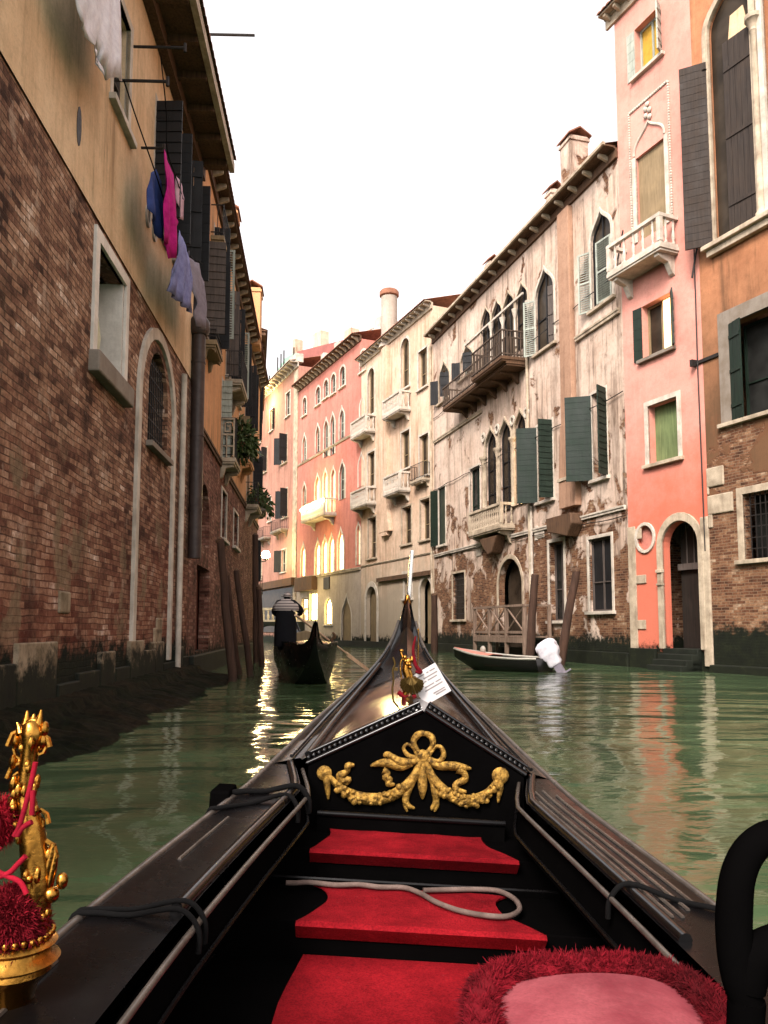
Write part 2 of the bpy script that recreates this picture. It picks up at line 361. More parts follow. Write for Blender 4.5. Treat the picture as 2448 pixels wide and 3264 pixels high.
# ------------------------------------------------------------------ outlines of openings
def outline(kind, x0, x1, z0, z1, n=7):
    w, xm = x1 - x0, (x0 + x1) / 2
    if kind == 'rect': return [(x0, z0), (x1, z0), (x1, z1), (x0, z1)]
    if kind == 'circle':
        return [(xm + w / 2 * math.cos(2 * math.pi * i / 20), (z0 + z1) / 2 + (z1 - z0) / 2 * math.sin(2 * math.pi * i / 20)) for i in range(20)]
    if kind == 'round':
        r = min(w / 2, z1 - z0 - .05); zs = z1 - r
        arc = [(xm + w / 2 * math.cos(math.pi * i / (2 * n)), zs + r * math.sin(math.pi * i / (2 * n))) for i in range(2 * n + 1)]
    else:
        r = min(w * (1.0 if kind == 'gothic' else .75), (z1 - z0) * .55); zs = z1 - r; half = []
        for i in range(n + 1):
            t = i / n; u = 1 - t
            bx = u**3 * x1 + 3 * u * u * t * (x1 + .02 * w) + 3 * u * t * t * (xm + .13 * w) + t**3 * xm
            bz = u**3 * zs + 3 * u * u * t * (zs + .58 * r) + 3 * u * t * t * (z1 - .38 * r) + t**3 * z1
            half.append((bx, bz))
        arc = half + [(2 * xm - x, z) for x, z in reversed(half[:-1])]
    return [(x0, z0), (x1, z0)] + arc
# ------------------------------------------------------------------ shutters
def shutter_mesh(w, h, style, t=.045):
    m = MB()
    if style == 'louvre':
        f = .07
        m.box(0, f, 0, t, 0, h); m.box(w - f, w, 0, t, 0, h)
        for z in (0, h / 2 - f / 2, h - f): m.box(f, w - f, .002, t - .002, z, z + f)
        k = max(4, int(h / .085))
        for i in range(k):
            z = h * (i + .5) / k
            if min(abs(z - a) for a in (0, h / 2, h)) < f: continue
            m.box(f, w - f, -.03, .03, -.006, .006, Matrix.Translation((0, t / 2, z)) @ Matrix.Rotation(R(42), 4, 'X'))
    elif style == 'vert':
        k = max(3, int(w / .16))
        for i in range(k): m.box(w * i / k + .004, w * (i + 1) / k - .004, rnd.uniform(0, .006), t - rnd.uniform(0, .006), rnd.uniform(0, .02), h - rnd.uniform(0, .03))
        for z in (.15, .5, .85): m.box(.02, w - .02, t, t + .025, h * z - .05, h * z + .05)
    else:                                       # horizontal boards
        k = max(4, int(h / (.22 if style == 'board' else .3)))
        for i in range(k):
            z0, z1 = h * i / k, h * (i + 1) / k
            m.add([(0, 0, z0 + .006), (w, 0, z0 + .006), (w, 0, z1 - .006), (0, 0, z1 - .006), (0, t + .016, z0 + .006), (w, t + .016, z0 + .006), (w, t - .004, z1 - .006), (0, t - .004, z1 - .006)],
                  [(0, 1, 2, 3), (4, 7, 6, 5), (0, 4, 5, 1), (1, 5, 6, 2), (2, 6, 7, 3), (3, 7, 4, 0)])
        m.box(.01, w - .01, .008, t - .012, .01, h - .01)
        for z in (.14, .84): m.box(0, w * .55, t + .01, t + .022, h * z, h * z + .05)
    return m
# ------------------------------------------------------------------ buildings
UP = Vector((0, 0, 1))
class Bld:
    """local x along the facade, +y out over the canal, z up"""
    def __init__(s, name, p0, p1, label, cat='building', group=None):
        s.p0, s.p1 = Vector((p0[0], p0[1], 0)), Vector((p1[0], p1[1], 0)); s.u = (s.p1 - s.p0).normalized(); s.len = (s.p1 - s.p0).length
        s.n = UP.cross(s.u); s.o = empty(name, s.p0, math.atan2(s.u.y, s.u.x)); tag(s.o, label, cat, group); s.holes = []
    def pk(s, k, x, y, d=0):
        p = hit(k, x, y, s.p0 + s.n * d, s.n) - s.p0; return p.dot(s.u), p.z
    def W(s, x, d, z): return s.p0 + s.u * x + s.n * d + UP * z
    def wall(s, name, x0, x1, z0, z1, mat, y=0, depth=.3, bev=0):
        hs_ = [h for h in s.holes if x0 < sum(p[0] for p in h) / len(h) < x1 and z0 < (min(p[1] for p in h) + max(p[1] for p in h)) / 2 < z1]
        cl = lambda h: [(min(max(p[0], x0 + .003), x1 - .003), min(max(p[1], z0 + .003), z1 - .003)) for p in h]
        hs_ = [cl(h) for h in hs_]
        outer = [(x0, z0), (x1, z0), (x1, z1), (x0, z1)]; polys = [outer] + hs_; m = MB(); flatp = [p for q in polys for p in q]
        tri = tessellate_polygon([[Vector((p[0], p[1], 0)) for p in q] for q in polys])
        m.add([(p[0], y, p[1]) for p in flatp], tri)
        for h in hs_:
            n = len(h); m.add([(p[0], y, p[1]) for p in h] + [(p[0], y - depth, p[1]) for p in h], [(i, (i + 1) % n, n + (i + 1) % n, n + i) for i in range(n)])
        B = 6.0
        m.add([(x0, y, z0), (x1, y, z0), (x1, y, z1), (x0, y, z1), (x0, -B, z0), (x1, -B, z0), (x1, -B, z1), (x0, -B, z1)], [(0, 4, 7, 3), (1, 2, 6, 5), (3, 7, 6, 2), (4, 5, 6, 7)])
        me = bpy.data.meshes.new(name); me.from_pydata(m.v, [], m.f); me.update(); o = bpy.data.objects.new(name, me); S.collection.objects.link(o)
        me.materials.append(mat); o.parent = s.o; return o
    def span(s, k, xl, xr, yt, yb, d=0):
        xm, ym = (xl + xr) / 2, (yt + yb) / 2
        a, b = sorted((s.pk(k, xl, ym, d)[0], s.pk(k, xr, ym, d)[0])); return a, b, s.pk(k, xm, yb, d)[1], s.pk(k, xm, yt, d)[1]
    def win(s, k, xl, xr, yt, yb, kind='rect', **kw):
        return s.window(*s.span(k, xl, xr, yt, yb), kind=kind, **kw)
    def window(s, x0, x1, z0, z1, kind='rect', frame='white', fw=.12, fd=.035, sill=True, sh=(), pane='glass', depth=.2, sash='palewood', bars=True, part='window', curtain=None, sillmat=None, ys=0, lab=None, cross=1, grille=False):
        out = outline(kind, x0, x1, z0, z1); s.holes.append(out); w, h = x1 - x0, z1 - z0
        m = MB(); n = len(out); tri = tessellate_polygon([[Vector((p[0], p[1], 0)) for p in out]]); yy = ys - depth + .012
        m.add([(p[0], yy, p[1]) for p in out], tri); m.add([(p[0], ys - depth - .02, p[1]) for p in out], [tuple(reversed(t)) for t in tri])
        wo = m.build(part, M[pane], s.o)
        if lab: wo['label'] = lab
        if bars and sash:
            inner = [(x0 + (p[0] - x0) * (w - .14) / w + .07, z0 + (p[1] - z0) * (h - .14) / h + .07) for p in out]
            b = MB(); b.ring(inner, out, yy + .004, yy + .055); b.box((x0 + x1) / 2 - .035, (x0 + x1) / 2 + .035, yy + .006, yy + .05, z0 + .07, z1 - (w * .12 if kind != 'rect' else .07))
            for i in range(1, cross + 1): b.box(x0 + .07, x1 - .07, yy + .008, yy + .044, z0 + (h * .8) * i / (cross + 1) - .02, z0 + (h * .8) * i / (cross + 1) + .02)
            b.build('sash', M[sash], wo)
        if grille:
            b = MB()
            for i in range(1, max(3, int(w / .16))): x = x0 + w * i / max(3, int(w / .16)); b.box(x - .012, x + .012, ys - .1, ys - .076, z0, z1 - (.1 * w if kind != 'rect' else 0))
            for i in range(1, max(3, int(h / .28))): z = z0 + h * i / max(3, int(h / .28)); b.box(x0, x1, ys - .108, ys - .084, z - .014, z + .014)
            b.build('grille', M['iron'], wo)
        if frame:
            e = fw; wid = w + 2 * e
            if kind == 'rect': o2 = outline('rect', x0 - e, x1 + e, z0 - (0 if sill else e), z1 + e)
            elif kind == 'circle': o2 = outline('circle', x0 - e, x1 + e, z0 - e, z1 + e)
            else:
                xm = (x0 + x1) / 2; o2 = []
                zs = [p[1] for p in out[2:3]][0]
                for (px, pz) in out:
                    qx = xm + (px - xm) * wid / w; qz = pz
                    if pz > zs: qz = zs + (pz - zs) * ((z1 - zs) + e * 1.25) / (z1 - zs)
                    o2.append((qx, qz))
            MB().ring(out, o2, ys - .06, ys + fd).build('frame', M[frame], wo, bevel=.008)
        if sill:
            MB().box(x0 - fw - .06, x1 + fw + .06, ys - .05, ys + .14, z0 - .11, z0 + .004).build('sill', M[sillmat or frame or 'cream'], wo, bevel=.01)
        if curtain:
            c0, c1, cm = curtain; rows = []
            for j in range(17):
                x = x0 + w * (c0 + (c1 - c0) * j / 16); zt_ = z1 - (.03 if kind == 'rect' else w * .85); rows.append([(x, yy + .07 + .02 * math.sin(j * 1.9), z0 + .01), (x, yy + .07 + .02 * math.sin(j * 1.9 + .5), zt_)])
            MB().strip(rows).build('curtain', M[cm], wo)
        for sp in sh:
            side, ang, style, mt = sp[:4]; sw = sp[4] if len(sp) > 4 else w / 2; hh = h * (sp[5] if len(sp) > 5 else 1)
            so = shutter_mesh(sw, hh, style).build('shutter', M[mt], wo, bevel=0)
            if side == 'a': so.matrix_basis = Matrix.Translation((x0, ys + .015, z0)) @ Matrix.Rotation(R(ang), 4, 'Z')
            else: so.matrix_basis = Matrix.Translation((x1, ys + .015, z0)) @ Matrix.Rotation(-R(ang), 4, 'Z') @ Matrix.Diagonal((-1, 1, 1, 1))
        return wo
    def band(s, name, x0, x1, z, h, d, mat, parent=None):
        m = MB().box(x0, x1, .0, d, z, z + h); m.box(x0, x1, d, d + .03, z + h * .55, z + h - .002); return m.build(name, M[mat], parent or s.o, bevel=.008)
    def eave(s, x0, x1, z, d=.5, step=.55, mat='cream', brk=True, soffit='cream', tiles=True, hb=.2):
        c = MB(); c.box(x0, x1, .002, .1, z - .42, z - .1); c.box(x0, x1, .1, d, z - .06, z); c.box(x0, x1, .004, .16, z - .1, z - .06)
        co = c.build('cornice', M[soffit], s.o)
        if brk:
            k = max(2, int((x1 - x0) / step)); me = None
            for i in range(k):
                x = x0 + (x1 - x0) * (i + .5) / k
                if me is not None:
                    bo = bpy.data.objects.new('bracket', me); S.collection.objects.link(bo); bo.parent = co; bo.location.x = x; continue
                b = MB().prism([(.1, z - .07 - hb), (.16, z - .07 - hb * .9), (d * .7, z - .2), (d - .05, z - .16), (d - .05, z - .065), (.1, z - .065)], -.055, .055, Matrix.Rotation(R(90), 4, 'Z') @ Matrix.Diagonal((1, -1, 1, 1)))
                bo = b.build('bracket', M[mat], co); me = bo.data; bo.location.x = x
        if tiles:
            t = MB(); k = max(4, int((x1 - x0) / .24)); rows = [[], []]
            for i in range(k * 6 + 1):
                x = x0 + (x1 - x0) * i / (k * 6); q = .05 * abs(math.sin(math.pi * i / 6)) + .012
                rows[0].append((x, d + .08, z + q)); rows[1].append((x, -2.6, z + q + .95))
            t.strip([[(p[0], p[1], z - .0) for p in rows[0]], rows[0], rows[1]])
            t.build('roof', M['tile'], s.o)
        return co
    def chimney(s, x, y, z0, z1, wx, wy, mat, cap='flare'):
        m = MB()
        if cap == 'round':
            m.lathe([(wx * 1.35, z0), (wx * 1.1, z0 + .5), (wx, z0 + .9), (wx, z1 - .55), (wx * 1.02, z1 - .5), (wx * .98, z1 - .45)], (x, y, 0), 20); o = m.build('chimney', M[mat], s.o, True)
            MB().lathe([(wx * 1.0, z1 - .45), (wx * 1.2, z1 - .38), (wx * 1.2, z1 - .12), (wx * 1.02, z1)], (x, y, 0), 20).build('chimney_cap', M['tile'], o, True)
        else:
            m.box(x - wx, x + wx, y - wy, y + wy, z0, z1 - .2); m.box(x - wx - .05, x + wx + .05, y - wy - .05, y + wy + .05, z1 - .42, z1 - .3); o = m.build('chimney', M[mat], s.o, bevel=.015)
            c = MB(); e = .1; zt = z1
            for sg in (1, -1):
                c.add([(x - wx - e, y + sg * (wy + e), zt - .22), (x + wx + e, y + sg * (wy + e), zt - .22), (x + wx + e, y, zt + .08), (x - wx - e, y, zt + .08), (x - wx - e, y + sg * (wy + e), zt - .16), (x + wx + e, y + sg * (wy + e), zt - .16), (x + wx + e, y, zt + .14), (x - wx - e, y, zt + .14)],
                      [(0, 1, 2, 3), (4, 7, 6, 5), (0, 4, 5, 1), (1, 5, 6, 2), (2, 6, 7, 3), (3, 7, 4, 0)])
            c.build('chimney_cap', M['tile'], o)
        return o
    def balcony(s, x0, x1, z, d, style='stone', h=.95, mat='white', brk=2, slabmat=None, nb=None, under=.4, lab=None):
        """z: top of the slab"""
        t = .14; m = MB(); m.box(x0, x1, 0, d, z - t, z); m.box(x0 + .04, x1 - .04, 0, d - .04, z - t - .07, z - t)
        bo = m.build('balcony', M[slabmat or mat], s.o, bevel=.012)
        if lab: bo['label'] = lab
        if style == 'stone':
            pw = .16; rail = MB(); rt = .12
            for a, b, y0, y1 in ((x0, x1, d - pw, d), (x0, x0 + pw, 0, d - pw), (x1 - pw, x1, 0, d - pw)):
                rail.box(a, b, y0, y1, z + h - rt, z + h); rail.box(a + .02, b - .02, y0 + .02, y1 - .02, z, z + .08)
            for xx in (x0, x1 - pw): rail.box(xx + .005, xx + pw - .005, d - pw + .005, d - .005, z + .08, z + h - rt)
            rail.build('handrail', M[mat], bo, bevel=.01)
            prof = [(.05, z + .08), (.055, z + .14), (.028, z + .18), (.062, z + .3), (.05, z + .42), (.028, z + h * .58), (.05, z + h * .66), (.03, z + h - rt - .05), (.055, z + h - rt)]
            k = nb or max(2, int((x1 - x0 - 2 * pw) / .21)); ks = max(1, int((d - pw) / .24))
            pos = [(x0 + pw + (x1 - x0 - 2 * pw) * (i + .5) / k, d - pw / 2) for i in range(k)] + [(xx, (d - pw) * (i + .5) / ks) for i in range(ks) for xx in (x0 + pw / 2, x1 - pw / 2)]
            me = None
            for p in pos:
                if me is None: b0 = MB().lathe(prof, (0, 0, 0), 8).build('baluster', M[mat], bo, True); me = b0.data; b0.location = (p[0], p[1], 0)
                else:
                    b1 = bpy.data.objects.new('baluster', me); S.collection.objects.link(b1); b1.parent = bo; b1.location = (p[0], p[1], 0)
        else:
            r = MB(); rr = .014 if style == 'iron' else .03
            for zz in (z + h, z + .1):
                r.box(x0, x1, d - .05, d - .05 + rr * 2, zz - rr, zz + rr)
                for xx in (x0, x1 - 2 * rr): r.box(xx, xx + 2 * rr, 0, d - .05, zz - rr, zz + rr)
            k = max(3, int((x1 - x0) / .17)); q = max(2, int(d / .14))
            for i in range(k + 1): x = x0 + rr + (x1 - x0 - 2 * rr) * i / k; r.box(x - min(rr, .018) * .8, x + min(rr, .018) * .8, d - .045, d - .045 + rr, z, z + h)
            for i in range(q):
                for xx in (x0 + rr * .4, x1 - rr * 1.8): r.box(xx, xx + rr * 1.4, d * i / q, d * i / q + rr * 1.4, z, z + h)
            r.build('railing', M['iron' if style == 'iron' else 'railwood'], bo)
        for i in range(brk):
            x = x0 + (x1 - x0) * (.12 + .76 * (i / max(1, brk - 1)))
            MB().prism([(0, z - t - under - .2), (.1, z - t - under - .14), (d * .35, z - t - under * .6), (d * .6, z - t - under * .5), (d * .85, z - t - .16), (d * .85, z - t - .07), (0, z - t - .07)], -.1, .1,
                       Matrix.Translation((x, 0, 0)) @ Matrix.Rotation(R(90), 4, 'Z') @ Matrix.Diagonal((1, -1, 1, 1))).build('corbel', M[slabmat or mat], bo, bevel=.015)
        return bo
    def pipe(s, x, z0, z1, r=.06, mat='zinc', d=.09, funnel=False):
        m = MB().tube([(x, d, z0), (x, d, z1)], r, 10)
        z = z0 + 1.2
        while z < z1 - .3: m.lathe([(r + .015, z), (r + .015, z + .06)], (x, d, 0), 10); z += 1.9
        if funnel: m.box(x - .16, x + .16, d - .1, d + .16, z1, z1 + .3)
        return m.build('drainpipe', M[mat], s.o, True)

# ------------------------------------------------------------------ ground line of the canal: water sheet and bed
q = NT('canal_water'); o = q.obj
v1 = q.noise(q.scale(o, (.33, .62, 1)), 1.0, 2, .42, .9); v2 = q.noise(q.scale(o, (1.1, 2.2, 1)), 1.0, 2, .5, .5); v3 = q.noise(q.scale(o, (7, 13, 1)), 1.0, 2, .5)
hh = q.math('ADD', q.math('ADD', q.math('MULTIPLY', v1, 1.0), q.math('MULTIPLY', v2, .17)), q.math('MULTIPLY', v3, .03))
q.bump(hh, 1.0, .13)
col = q.mix(q.mr(q.noise(o, .35, 3, .5), .35, .65), hexc('2f4029'), hexc('516545'))
q.b.inputs['IOR'].default_value = 1.33
M['water'] = q.out(col, .085, 0, .5)
g = MB(); g.add([(-90, -60, 0), (90, -60, 0), (90, 140, 0), (-90, 140, 0)], [(0, 1, 2, 3)]); g = g.build('water', M['water']); tag(g, 'murky green canal water with soft ripples', 'water', kind='structure')
# ================================================================== LEFT BANK
M['patch'] = plaster('mortar_patch', hexc('8f7860'), hexc('6e5a46'), '40301f', .7, seed=31)
LX = lambda y: -3.745 - .0608 * y
L1 = Bld('brick_house', (LX(20.1), 20.1), (LX(-2), -2), 'nearest house on the left, bare brick below and tan plaster above')
zb = 7.58
w1 = L1.win('L2', 592, 768, 455, 1140, frame='limewash', fw=.2, fd=.05, depth=.55, pane='glass2', sash=None, sill=False, lab='tall rectangular window with a pale stone surround')
x0, x1, z0, z1 = L1.span('L2', 592, 768, 455, 1140)
MB().box(x0 - .25, x1 + .25, -.2, .17, z0 - .34, z0 - .0).build('sill', M['greystone'], w1, bevel=.03)
MB().box(x0 + .002, x0 + .05, -.53, -.005, z0, z1).build('reveal', M['limewash'], w1)
rows = []
for j in range(15):      # pale sheet added for the lit far reveal, not a real curtain
    x = x0 + (x1 - x0) * (.02 + .42 * j / 14); rows.append([(x, -.46 + .05 * math.sin(j * 1.3), z0 + .05), (x, -.4 + .05 * math.sin(j * 1.3 + .6), z0 + (z1 - z0) * .45), (x, -.46, z0 + (z1 - z0) * (.9 - .2 * j / 14))])
MB().strip(rows).build('curtain', M['litreveal'], w1)
# tall blind arch with brick infill and a small barred window
ax0, ax1, az0, az1 = L1.span('L2', 858, 1068, 930, 2140)
az0 = .55
wa = L1.win('L2', 922, 1044, 1022, 1640, 'round', frame=None, sill=True, sillmat='greystone', fw=.05, depth=.5, pane='glass2', sash=None, grille=True, lab='small arched barred window in the filled archway')
oi, oo = outline('round', ax0, ax1, az0, az1), outline('round', ax0 - .22, ax1 + .22, az0, az1 + .24)
fr = MB(); fr.ring(oi[1:] + oi[:1], oo[1:] + oo[:1], -.02, .07, closed=False); fr.build('archway_surround', M['white'], L1.o, bevel=.012)
L1.wall('brick_wall', 0, L1.len, -1, zb, M['brick_left'], y=0)
v = L1.win('L1', 700, 800, 30, 760, frame='white', fw=.16, pane='glass2', depth=.2, sash='greywood', lab='upper window with white stone surround behind the hanging sheet')
L1.window(1.6, 2.7, 9.6, 12.0, frame='white', fw=.12, pane='glass2', sh=[('a', 88, 'board', 'blackwood', .62), ('b', 82, 'vert', 'blackwood', .62)])
L1.window(3.7, 4.7, 9.5, 12.0, frame='white', fw=.12, pane='glass2', sh=[('a', 92, 'board', 'blackwood', .55), ('b', 94, 'board', 'blackwood', .55)])
L1.window(15.2, 16.6, 9.4, 12.0, frame='white', fw=.14, pane='glass2')
L1.wall('plaster_wall', 0, L1.len, zb, 14.2, M['tan'], y=.025)
c = MB(); c.box(-.1, L1.len, .03, .85, 13.42, 13.5); c.box(-.1, L1.len, .03, .22, 13.1, 13.42)
co = c.build('eave', M['soffit'], L1.o)
MB().box(-.1, L1.len, .85, .98, 13.36, 13.62).build('gutter', M['cream'], co)
for i in range(20): MB().box(i * 1.1 + .3, i * 1.1 + .42, .22, .84, 13.26, 13.42).build('rafter', M['soffit'], co)
L1.eave(-.1, L1.len, 13.7, .95, brk=False, soffit='soffit')
for k_, x, y in (('L1', 908, 1345), ('L1', 948, 1435)):        # two round vent outlets
    a, z = L1.pk(k_, x, y); m = MB(); cin = outline('circle', a - .1, a + .1, z - .16, z + .16); cou = outline('circle', a - .16, a + .16, z - .22, z + .22)
    m.ring(cin, cou, .0, .07); vo = m.build('vent', M['white'], L1.o); MB().prism(cin, .03, .05).build('vent_hole', M['iron'], vo)
L1.pipe(.25, 3.0, 8.9, .17, funnel=False, d=.2); MB().lathe([(.2, 8.75), (.27, 8.85), (.27, 9.1), (.2, 9.2)], (.25, .2, 0), 14).build('pipe_collar', M['zinc'], L1.o, True)
for a, z1_ in ((L1.pk('L3', 1090, 700)[0], 7.3),): MB().tube([(a, .1, .3), (a, .1, z1_)], .07, 10).build('drainpipe', M['white'], L1.o, True)
for k_, x, y, sz in (('L3', 395, 820, .22), ('L3', 985, 970, .25), ('L3', 975, 1050, .34), ('L3', 950, 1130, .3)):
    a, z = L1.pk(k_, x, y); MB().box(a - sz, a + sz, -.05, .035, z - sz * .7, z + sz * .7).build('stone_block', M['patch' if sz < .22 else 'foot'], L1.o, bevel=.03)
a, z = L1.pk('L1', 480, 785); MB().prism([(a + .1 * math.cos(t * .5236), z + .3 * math.sin(t * .5236)) for t in range(12)], .02, .032).build('wall_hole', M['iron'], L1.o)
m = MB()                                                       # footing course and mossy ledge
x = 0
while x < L1.len:
    w_ = rnd.uniform(.6, 1.4); m.box(x + .006, min(x + w_, L1.len) - .006, -.2, .06 + rnd.uniform(0, .03), .2, rnd.choice((.55, .8, .95, 1.0)) + rnd.uniform(-.08, .08)); x += w_
m.build('footing', M['foot'], L1.o, bevel=.02)
m = MB(); n = 260; rows = []
for i in range(n + 1):
    x = L1.len * i / n; j = lambda a: rnd.uniform(-a, a)
    s_ = .1 * math.sin(x * 1.3) + .08 * math.sin(x * 2.7 + 1)
    rows.append([(x, .05, .36 + j(.015)), (x, .36 + j(.02), .32 + j(.02)), (x, .42 + j(.02), .24 + j(.02)), (x, .5 + j(.04), .17 + j(.03)), (x, .72 + s_ * .5 + j(.05), .13 + j(.045)), (x, .95 + s_ + j(.06), .08 + j(.04)), (x, 1.15 + s_ + j(.07), .03 + j(.025)), (x, 1.3 + s_ + j(.08), -.04), (x, 1.5, -.3)])
m.strip(rows).build('ledge', M['weed'], L1.o, True)
# ---- second house (apricot plaster over brick)
LB = lambda y: -4.967 - .085 * (y - 20.1)
L2 = Bld('apricot_house', (LB(43.5), 43.5), (LB(20.1), 20.1), 'apricot plaster house on the left with brick base, window balconies and a hanging plant')
def xat(y): return (L2.p0 - Vector((LB(y), y, 0))).length
L2.win('N3', 130, 250, 1440, 2180, 'round', frame=None, sill=False, pane='glass2', sash=None, depth=.5)
L2.win('N4', 100, 265, 430, 1500, frame=None, sill=False, pane='reddoor', bars=False, part='door', depth=.35)
L2.win('N3', 388, 445, 1540, 2110, frame='white', fw=.1, sash=None, pane='glass2')
L2.win('N3', 528, 580, 1790, 2200, frame='white', fw=.1, sash=None, pane='glass2')
L2.win('N4', 835, 862, 100, 640, frame='white', fw=.12, sash=None, pane='glass2')
zb2 = 6.75
L2.wall('brick_wall', 0, L2.len, -1, zb2, M['brick_far'])
L2.window(xat(22.9), xat(21.7), 9.5, 12.2, sh=[('a', 90, 'board', 'blackwood', .6), ('b', 84, 'board', 'greywood', .6)], pane='glass2')
L2.window(xat(25.0), xat(23.6), 10.6, 13.6, sh=[('a', 95, 'louvre', 'palewood', .5), ('b', 88, 'vert', 'blackwood', .5)], pane='glass2')
L2.window(xat(28.9), xat(27.3), 10.1, 13.2, sh=[('a', 90, 'vert', 'blackwood', .5), ('b', 80, 'vert', 'greywood', .45)], pane='glass2')
L2.window(xat(32.0), xat(30.8), 10.3, 13.0, sh=[('a', 90, 'vert', 'blackwood', .5), ('b', 86, 'louvre', 'palewood', .5)], pane='glass2')
L2.window(xat(36.0), xat(34.8), 10.3, 13.0, sh=[('a', 90, 'vert', 'blackwood', .5), ('b', 90, 'vert', 'blackwood', .5)], pane='glass2')
L2.window(xat(27.6), xat(26.3), 6.95, 9.6, sh=[('b', 90, 'board', 'palewood', .35)], pane='glass2', sill=False)
L2.window(xat(33.2), xat(32.2), 8.2, 10.0, pane='glass2', sh=[('b', 90, 'vert', 'brownwood', .45)])
L2.window(xat(37.4), xat(36.2), 7.0, 9.4, pane='glass2', sill=False)
L2.window(xat(40.6), xat(39.6), 7.6, 9.8, pane='glass2', sh=[('b', 90, 'board', 'blackwood', .5)])
L2.wall('plaster_wall', 0, L2.len, zb2, 14.9, M['apricot'], y=.02)
L2.band('string_course', 0, L2.len, zb2 - .1, .2, .06, 'soffit')
L2.eave(-.2, L2.len + 1.8, 14.9, .45, .75, mat='cream', soffit='soffit')
L2.chimney(xat(31), -.5, 14.6, 18.2, .5, .45, 'apricot'); L2.chimney(xat(37), .1, 14.6, 17.6, .5, .4, 'apricot')
L2.balcony(xat(24.6), xat(22.8), 12.95, .42, 'iron', mat='cream', under=.25, brk=2, slabmat='brownwood')
L2.balcony(xat(23.1), xat(21.6), 9.3, .42, 'iron', h=.3, mat='cream', under=.2, slabmat='brownwood')
L2.balcony(xat(29.3), xat(27.0), 12.4 - 2.5, .62, 'iron', mat='cream', h=1.0, under=.45, slabmat='cream')
L2.balcony(xat(28.0), xat(26.2), 6.95, .52, 'iron', mat='white', h=1.35, under=.35, slabmat='cream', lab='iron balcony with a square key pattern panel')
L2.balcony(xat(38.0), xat(35.6), 6.85, .6, 'iron', mat='white', h=1.0, under=.45, slabmat='cream')
L2.balcony(xat(33.6), xat(31.8), 8.1, .55, 'iron', mat='cream', h=.9, under=.4, slabmat='apricot')
m = MB(); bx = xat(26.2) - .0                                      # greek key panel on the end of the iron balcony
for (a0, a1, c0, c1) in ((.04, .48, 1.28, 1.34), (.04, .48, .74, .8), (.04, .09, .8, 1.28), (.43, .48, .8, 1.28), (.14, .38, 1.16, 1.2), (.14, .18, .9, 1.2), (.14, .34, .86, .9), (.3, .34, .9, 1.06), (.22, .34, 1.04, 1.08), (.04, .09, 0, .74), (.43, .48, 0, .74), (.2, .24, 0, .74), (.1, .43, .36, .4)):
    m.box(bx, bx + .03, a0, a1, 6.95 + c0, 6.95 + c1)
m.build('key_panel', M['cream'], L2.o)
m = MB(); m.box(0, L2.len, .02, .2, -.5, .55); m.build('footing', M['moss_shade'], L2.o, bevel=.03)
# ---- dark house further on, deep eaves
L3 = Bld('dark_house', (-9.95, 60), (-7.25, 43.5), 'shadowed brown house with deep dark eaves beyond the apricot house')
for y_, zz in ((46, 4), (46, 9), (50, 4.5), (50, 9.2), (54, 5), (54, 9.5), (46, 13.4), (51, 13.6)):
    a = (60 - y_) * L3.len / 16.5; L3.window(a - .5, a + .5, zz, zz + 2.2, sh=[('b', 85, 'vert', 'blackwood', .5), ('a', 90, 'vert', 'blackwood', .5)], pane='glass2', frame='greystone')
L3.wall('wall', 0, L3.len, -1, 18.0, M['dark'])
c = MB(); c.box(0, L3.len + .3, 0, .6, 17.6, 17.75)
for i in range(22): c.box(i * .75, i * .75 + .1, .0, .55, 17.4, 17.6)
c.build('eave', M['soffit'], L3.o); L3.eave(0, L3.len + .3, 17.9, .62, brk=False, soffit='soffit')
L3.balcony(9, 12, 8.6, .8, 'iron', slabmat='greystone'); L3.balcony(7, 10, 3.6, .7, 'iron', slabmat='greystone')
L3.pipe(L3.len - .2, .5, 17.4, .09)
# ================================================================== RIGHT BANK
P1, P2, P3, P4, P5, P6 = (9.48, 23.05), (8.1, 26.2), (2.82, 44.4), (-1.59, 54.8), (-7.38, 67.3), (-13.0, 79.8)
P0 = (9.48 + .434 * 22, 1.05)
O = Bld('orange_house', P0, P1, 'weathered orange house at the right edge with big dark open shutters')
xa, xb, z0, z1 = O.span('R1', 1030, 1410, 520, 1990); spring = O.pk('R1', 1000, 540)[1]; z0 = O.pk('R1', 1230, 2060)[1]; z1 = spring + (xb - xa) * 1.25
big = O.window(xa, xb, z0, z1, 'ogee', frame='cream', fw=.2, fd=.1, depth=.1, sill=False, pane='glass2', sash=None, lab='tall pointed window with dark board shutters')
hsh = spring - z0
so = shutter_mesh((xb - xa) * .56, hsh, 'board').build('shutter', M['brownboard'], big); so.matrix_basis = Matrix.Translation((xb, .05, z0)) @ Matrix.Rotation(-R(140), 4, 'Z') @ Matrix.Diagonal((-1, 1, 1, 1))
so = shutter_mesh((xb - xa) * .62, hsh * 1.02, 'vert').build('shutter', M['brownboard'], big); so.matrix_basis = Matrix.Translation((xa + .02, -.03, z0)) @ Matrix.Rotation(R(5), 4, 'Z')
MB().prism([(xa + .1, spring - .05), (xb - (xb - xa) * .42, spring + .05), (xb - (xb - xa) * .5, spring + .9), (xa + .3, spring + .9)], -.075, -.05).build('tympanum', M['tan'], big)
for xx in (xa - .14, xb + .14):                                   # jamb columns with capitals
    c = MB().lathe([(.13, spring - .26)] if xx > xb else [(.17, z0), (.17, z0 + .12), (.11, z0 + .2), (.1, spring - .3), (.13, spring - .26)] + [(.11, spring - .2), (.2, spring + .02), (.24, spring + .05), (.24, spring + .18)], (xx, .06, 0), 12)
    c.build('column', M['cream'], O.o, True)
